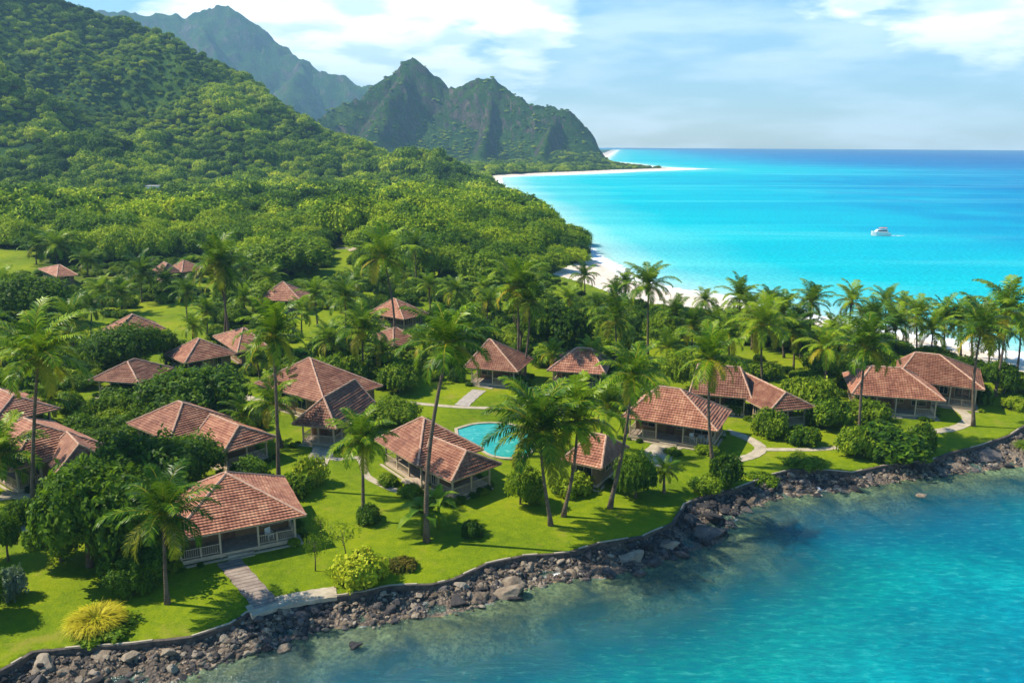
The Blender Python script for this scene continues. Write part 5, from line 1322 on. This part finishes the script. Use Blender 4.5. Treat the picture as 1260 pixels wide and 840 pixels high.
RK_T = m_rock('tan_rock', (0.09, 0.07, 0.05), (0.25, 0.19, 0.13), (0.50, 0.42, 0.31)); RK_D = m_rock('basalt', (0.020, 0.020, 0.022), (0.055, 0.05, 0.05), (0.20, 0.17, 0.15))
RM_T = [rock_mesh(s, f) for s, f in ((1, .55), (2, .7), (3, .42), (4, .62))]; RM_D = [rock_mesh(s, f) for s, f in ((11, .8), (12, .65), (13, .9))]
for m_ in RM_T: m_.materials.append(RK_T)
for m_ in RM_D: m_.materials.append(RK_D)
def darkness(x, y):     # basalt prevails round the point and towards the right
    px = 630 + 1000 * x / y
    return max(math.exp(-((px - 870) / 120) ** 2), 0.7 * math.exp(-((px - 740) / 60) ** 2), 0.75 * math.exp(-((px - 350) / 60) ** 2), 0.6 if px > 1180 else 0, 0.45)
r = random.Random(77); cand = []
fl_ = [Vector(p) for p in l1]; fw_ = [Vector(p) for p in w1]
tries = 0
while len(cand) < 1500 and tries < 60000:
    tries += 1; i = r.randrange(len(fl_) - 1); p = fl_[i].lerp(fl_[i + 1], r.random())
    px = 630 + 1000 * p.x / max(p.y, 1)
    if px < -120 or px > 1380: continue
    q = min(fw_, key=lambda w: (w - p).length_squared); c = p.lerp(q, r.uniform(0.08, 1.12)) + Vector((r.uniform(-.5, .5), r.uniform(-.3, .3)))
    cand.append((c.x, c.y))
cx = np.array(cand); z_, dw_, dl_, _ = height(cx[:, 0], cx[:, 1]); placed = []
o_ = list(range(len(cand))); nb = 0
for i in o_:
    if dl_[i] > -0.25 or dw_[i] < -0.9 or nb >= 270: continue
    x, y = cand[i]; band = dw_[i] - dl_[i]; s = min(r.choice((0.26, 0.33, 0.42, 0.55, 0.7, 0.95)) * r.uniform(0.8, 1.2), max(0.3, band * 0.45))
    if any((x - a) ** 2 + (y - b) ** 2 < (0.75 * (s + c)) ** 2 for a, b, c in placed): continue
    placed.append((x, y, s)); dk = r.random() < darkness(x, y); me = r.choice(RM_D if dk else RM_T)
    o = link('boulder', me); o.location = (x, y, z_[i] + s * 0.02); o.scale = (s * r.uniform(0.8, 1.5), s * r.uniform(0.8, 1.2), s * r.uniform(0.7, 1.1)); o.rotation_euler = (r.uniform(-.35, .35), r.uniform(-.35, .35), r.uniform(0, 6.28)); nb += 1
    if dk: tag(o, 'dark basalt boulder among the rocks under the sea wall', 'rock', 'dark boulders along the shore')
    else: tag(o, 'tan weathered boulder among the rocks under the sea wall', 'rock', 'tan boulders along the shore')
def bigrock(px, s, sz, dark, lab, rz=0.0):
    p = ray(px[0], px[1], 0.15); o = link('boulder', (RM_D if dark else RM_T)[int(px[0]) % 3]); o.location = p; o.scale = (s, s * 0.7, sz); o.rotation_euler = (0.1, -0.12, rz); tag(o, lab, 'rock', 'large named rocks')
bigrock((872,656),1.9,1.2,True,'big dark jagged outcrop jutting into the water at the point'); bigrock((848,640),1.5,1.3,True,'black rock just behind the jutting outcrop',1); bigrock((625,730),1.5,1.0,False,'large brown rock at the water below the middle lawn')
bigrock((590,735),1.1,0.8,False,'pale slab left of the large brown rock',.6); bigrock((437,793),0.55,0.45,True,'lone dark rock standing in the shallows'); bigrock((560,722),1.1,.8,True,'dark ledge under the wall before the bronze shrub',.3)
bigrock((103,822),0.6,0.35,False,'palest flat slab on the lower left shore',.2); bigrock((112,806),0.4,0.3,False,'pale upright rock just above the flat slab',1.2); bigrock((72,812),0.5,0.5,True,'dark block against the wall at lower left'); bigrock((118,838),0.9,0.5,True,'dark rock at the lower left water edge',.4)
bigrock((775,688),1.6,0.9,False,'broad tan ledge west of the point',.3); bigrock((820,672),1.3,0.8,False,'tan ledge close to the jutting outcrop',-.3); bigrock((1010,590),1.9,.7,True,'dark shelf of rock left of the little sandy cove'); bigrock((1215,562),2.4,1.0,True,'dark slab shelf at the right end of the shore',.5); bigrock((1170,572),1.6,.6,False,'brown shelf right of the little sandy cove',.3); bigrock((1133,609),.7,.25,False,'low rock awash in the right hand bay'); bigrock((925,617),0.9,0.5,False,'brown rock at the water east of the point',.8)
# pebbles
P3, S3, R3, I3 = [], [], [], []
for _ in range(15000):
    i = r.randrange(len(fl_) - 1); p = fl_[i].lerp(fl_[i + 1], r.random()); px = 630 + 1000 * p.x / max(p.y, 1)
    if px < -150 or px > 1400: continue
    P3.append((p.x, p.y, i))
q3 = []
kd = np.array([[w.x, w.y] for w in fw_])
a3 = np.array(P3)[:, :2]; nn = np.argmin(((a3[:, None, :] - kd[None]) ** 2).sum(2), 1); u3 = rs.uniform(0.03, 1.08, (len(a3), 1)); c3 = a3 * (1 - u3) + kd[nn] * u3 + rs.uniform(-0.4, 0.4, a3.shape)
z3, dw3, dl3, _ = height(c3[:, 0], c3[:, 1]); ok = (dl3 < -0.15) & (dw3 > -1.2); c3, z3 = c3[ok], z3[ok]; n = len(c3)
s3 = rs.choice([0.06, 0.09, 0.13, 0.2, 0.3], n, p=(0.25, 0.3, 0.25, 0.14, 0.06)) * rs.uniform(0.8, 1.3, n)
dk3 = np.array([rs.rand() < darkness(a, b) for a, b in c3])
RS = [rock_mesh(s, f, 2) for s, f in ((31, .6), (32, .75), (33, .5), (34, .8), (35, .6), (36, .7))]
for i, m_ in enumerate(RS): m_.materials.append(RK_T if i < 3 else RK_D)
instancer('shore_rubble', np.stack([c3[:, 0], c3[:, 1], z3 + s3 * 0.15], 1), np.stack([s3 * rs.uniform(.8, 1.5, n), s3, s3], 1), rs.uniform(-0.5, 0.5, (n, 3)) + np.stack([s3 * 0, s3 * 0, rs.uniform(0, 6.28, n)], 1), rs.randint(0, 3, n) + 3 * dk3, RS, 'small stones and rubble strewn along the shore')
print('boulders', nb, 'rubble', n)

# ------------------------------------------------------------------ boat, distant buildings
def boat():
    c = ray(1083, 290, 0.0); root = empty('motor_yacht', c, 'white motor yacht alone on the turquoise sea', 'boat', rz=R_(176))
    L = 7.0; b = MB(); prof = [(-1, .78, 0, 1.15), (-.6, .9, 0, 1.2), (0, .92, 0, 1.3), (.5, .72, 0, 1.5), (.85, .32, .1, 1.75), (1, .03, .5, 1.9)]; sec = []
    for t, w, z0, z1 in prof: x = t * L / 2; hw = w * 1.5; sec.append([Vector((x, -hw, z1)), Vector((x, -hw * .8, z0 - .1)), Vector((x, 0, z0 - .4)), Vector((x, hw * .8, z0 - .1)), Vector((x, hw, z1))])
    for i in range(len(sec) - 1):
        for k in range(4): b.face([sec[i][k], sec[i][k + 1], sec[i + 1][k + 1], sec[i + 1][k]])
        b.face([sec[i][4], sec[i][0], sec[i + 1][0], sec[i + 1][4]])
    b.face(list(reversed(sec[0]))); b.build('hull', WHITE, root)
    k = MB()
    def taper(x0, x1, y, z0, z1, sl):
        v = [Vector(p) for p in ((x0, -y, z0), (x1, -y, z0), (x1, y, z0), (x0, y, z0), (x0 + sl * .3, -y * .85, z1), (x1 - sl, -y * .85, z1), (x1 - sl, y * .85, z1), (x0 + sl * .3, y * .85, z1))]
        for q in ((4, 5, 6, 7), (0, 1, 5, 4), (1, 2, 6, 5), (2, 3, 7, 6), (3, 0, 4, 7)): k.face([v[i] for i in q])
    taper(-2.6, 2.2, 1.05, 1.3, 2.35, .9); k.build('cabin', WHITE, root)
    g = MB(); g.box(-2.0, 1.2, -1.03, 1.03, 1.75, 2.1); g.build('window_band', GLASS, root)
    k = MB(); taper(-2.2, 0.6, .95, 2.9, 3.05, .3); k.build('sun_roof', simple('terracotta_canvas', (0.55, 0.16, 0.10)), root); k = MB()
    for x in (-1.9, 0.1):
        for y in (-.75, .75): p = MB(); p.tube([(x, y, 2.3), (x, y, 2.92)], .04, 5); p.build('roof_post', WHITE, root)
    w = MB(); rr = random.Random(5)
    for i in range(7):
        x = rr.uniform(4.2, 9); y = rr.uniform(-1, 1) * (0.6 + x * .1); s = rr.uniform(.2, .6); q = c + Vector((x, y, 0.03)); w.face([q + Vector((s * 2 * math.cos(t), s * .6 * math.sin(t), 0)) for t in np.linspace(0, 6.28, 8)[:-1]])
    f = Mat('wake_foam'); f.col((0.8, 0.88, 0.9)); tag(w.build('boat_wake', f.m), 'faint white wake trailing the yacht', kind='stuff')
boat()
def far_house(px, w, d, h, lab, wallm, roofm, flat=False):
    p = ground_pt(*px); root = empty('village_house', p, lab, 'house', 'far village houses', rz=0.15)
    b = MB(); b.box(-w/2, w/2, -d/2, d/2, -2, h); wo = b.build('wall', wallm, root)
    if flat: k = MB(); k.box(-w/2 - .3, w/2 + .3, -d/2 - .3, d/2 + .3, h + .003, h + .35); k.build('roof', roofm, root)
    else:
        pl, hp = hip_planes(w + 1.4, d + 1.4, h, h + d * .28, -w * .22, w * .22, 'x'); k = MB()
        for a, b2, c, e in pl: k.face([a, b2, c] if (c - e).length < 1e-4 else [a, b2, c, e])
        k.face([Vector((-w/2-.7,-d/2-.7,h)), Vector((-w/2-.7,d/2+.7,h)), Vector((w/2+.7,d/2+.7,h)), Vector((w/2+.7,-d/2-.7,h))]); k.build('roof', roofm, root)
    for x in (-w*.3, 0, w*.3): g = MB(); g.box(x - .5, x + .5, -d/2 - .03, -d/2 + .02, h * .45, h * .8); g.build('window', GLASS, root)
GREYR = simple('grey_roof', (0.42, 0.40, 0.40)); 
far_house((140,252), 12, 7, 5.5, 'low brown roofed building at the left of the far village', PLAS, ROOF); far_house((186,250), 14, 7, 4.5, 'long pale building in the far village', WHITE, GREYR); far_house((190,246), 6, 6, 7.5, 'small white upper block behind the long pale building', WHITE, GREYR, True)
far_house((508,236), 9, 7, 4.5, 'pale building on the wooded slope above the knoll', WHITE, GREYR)
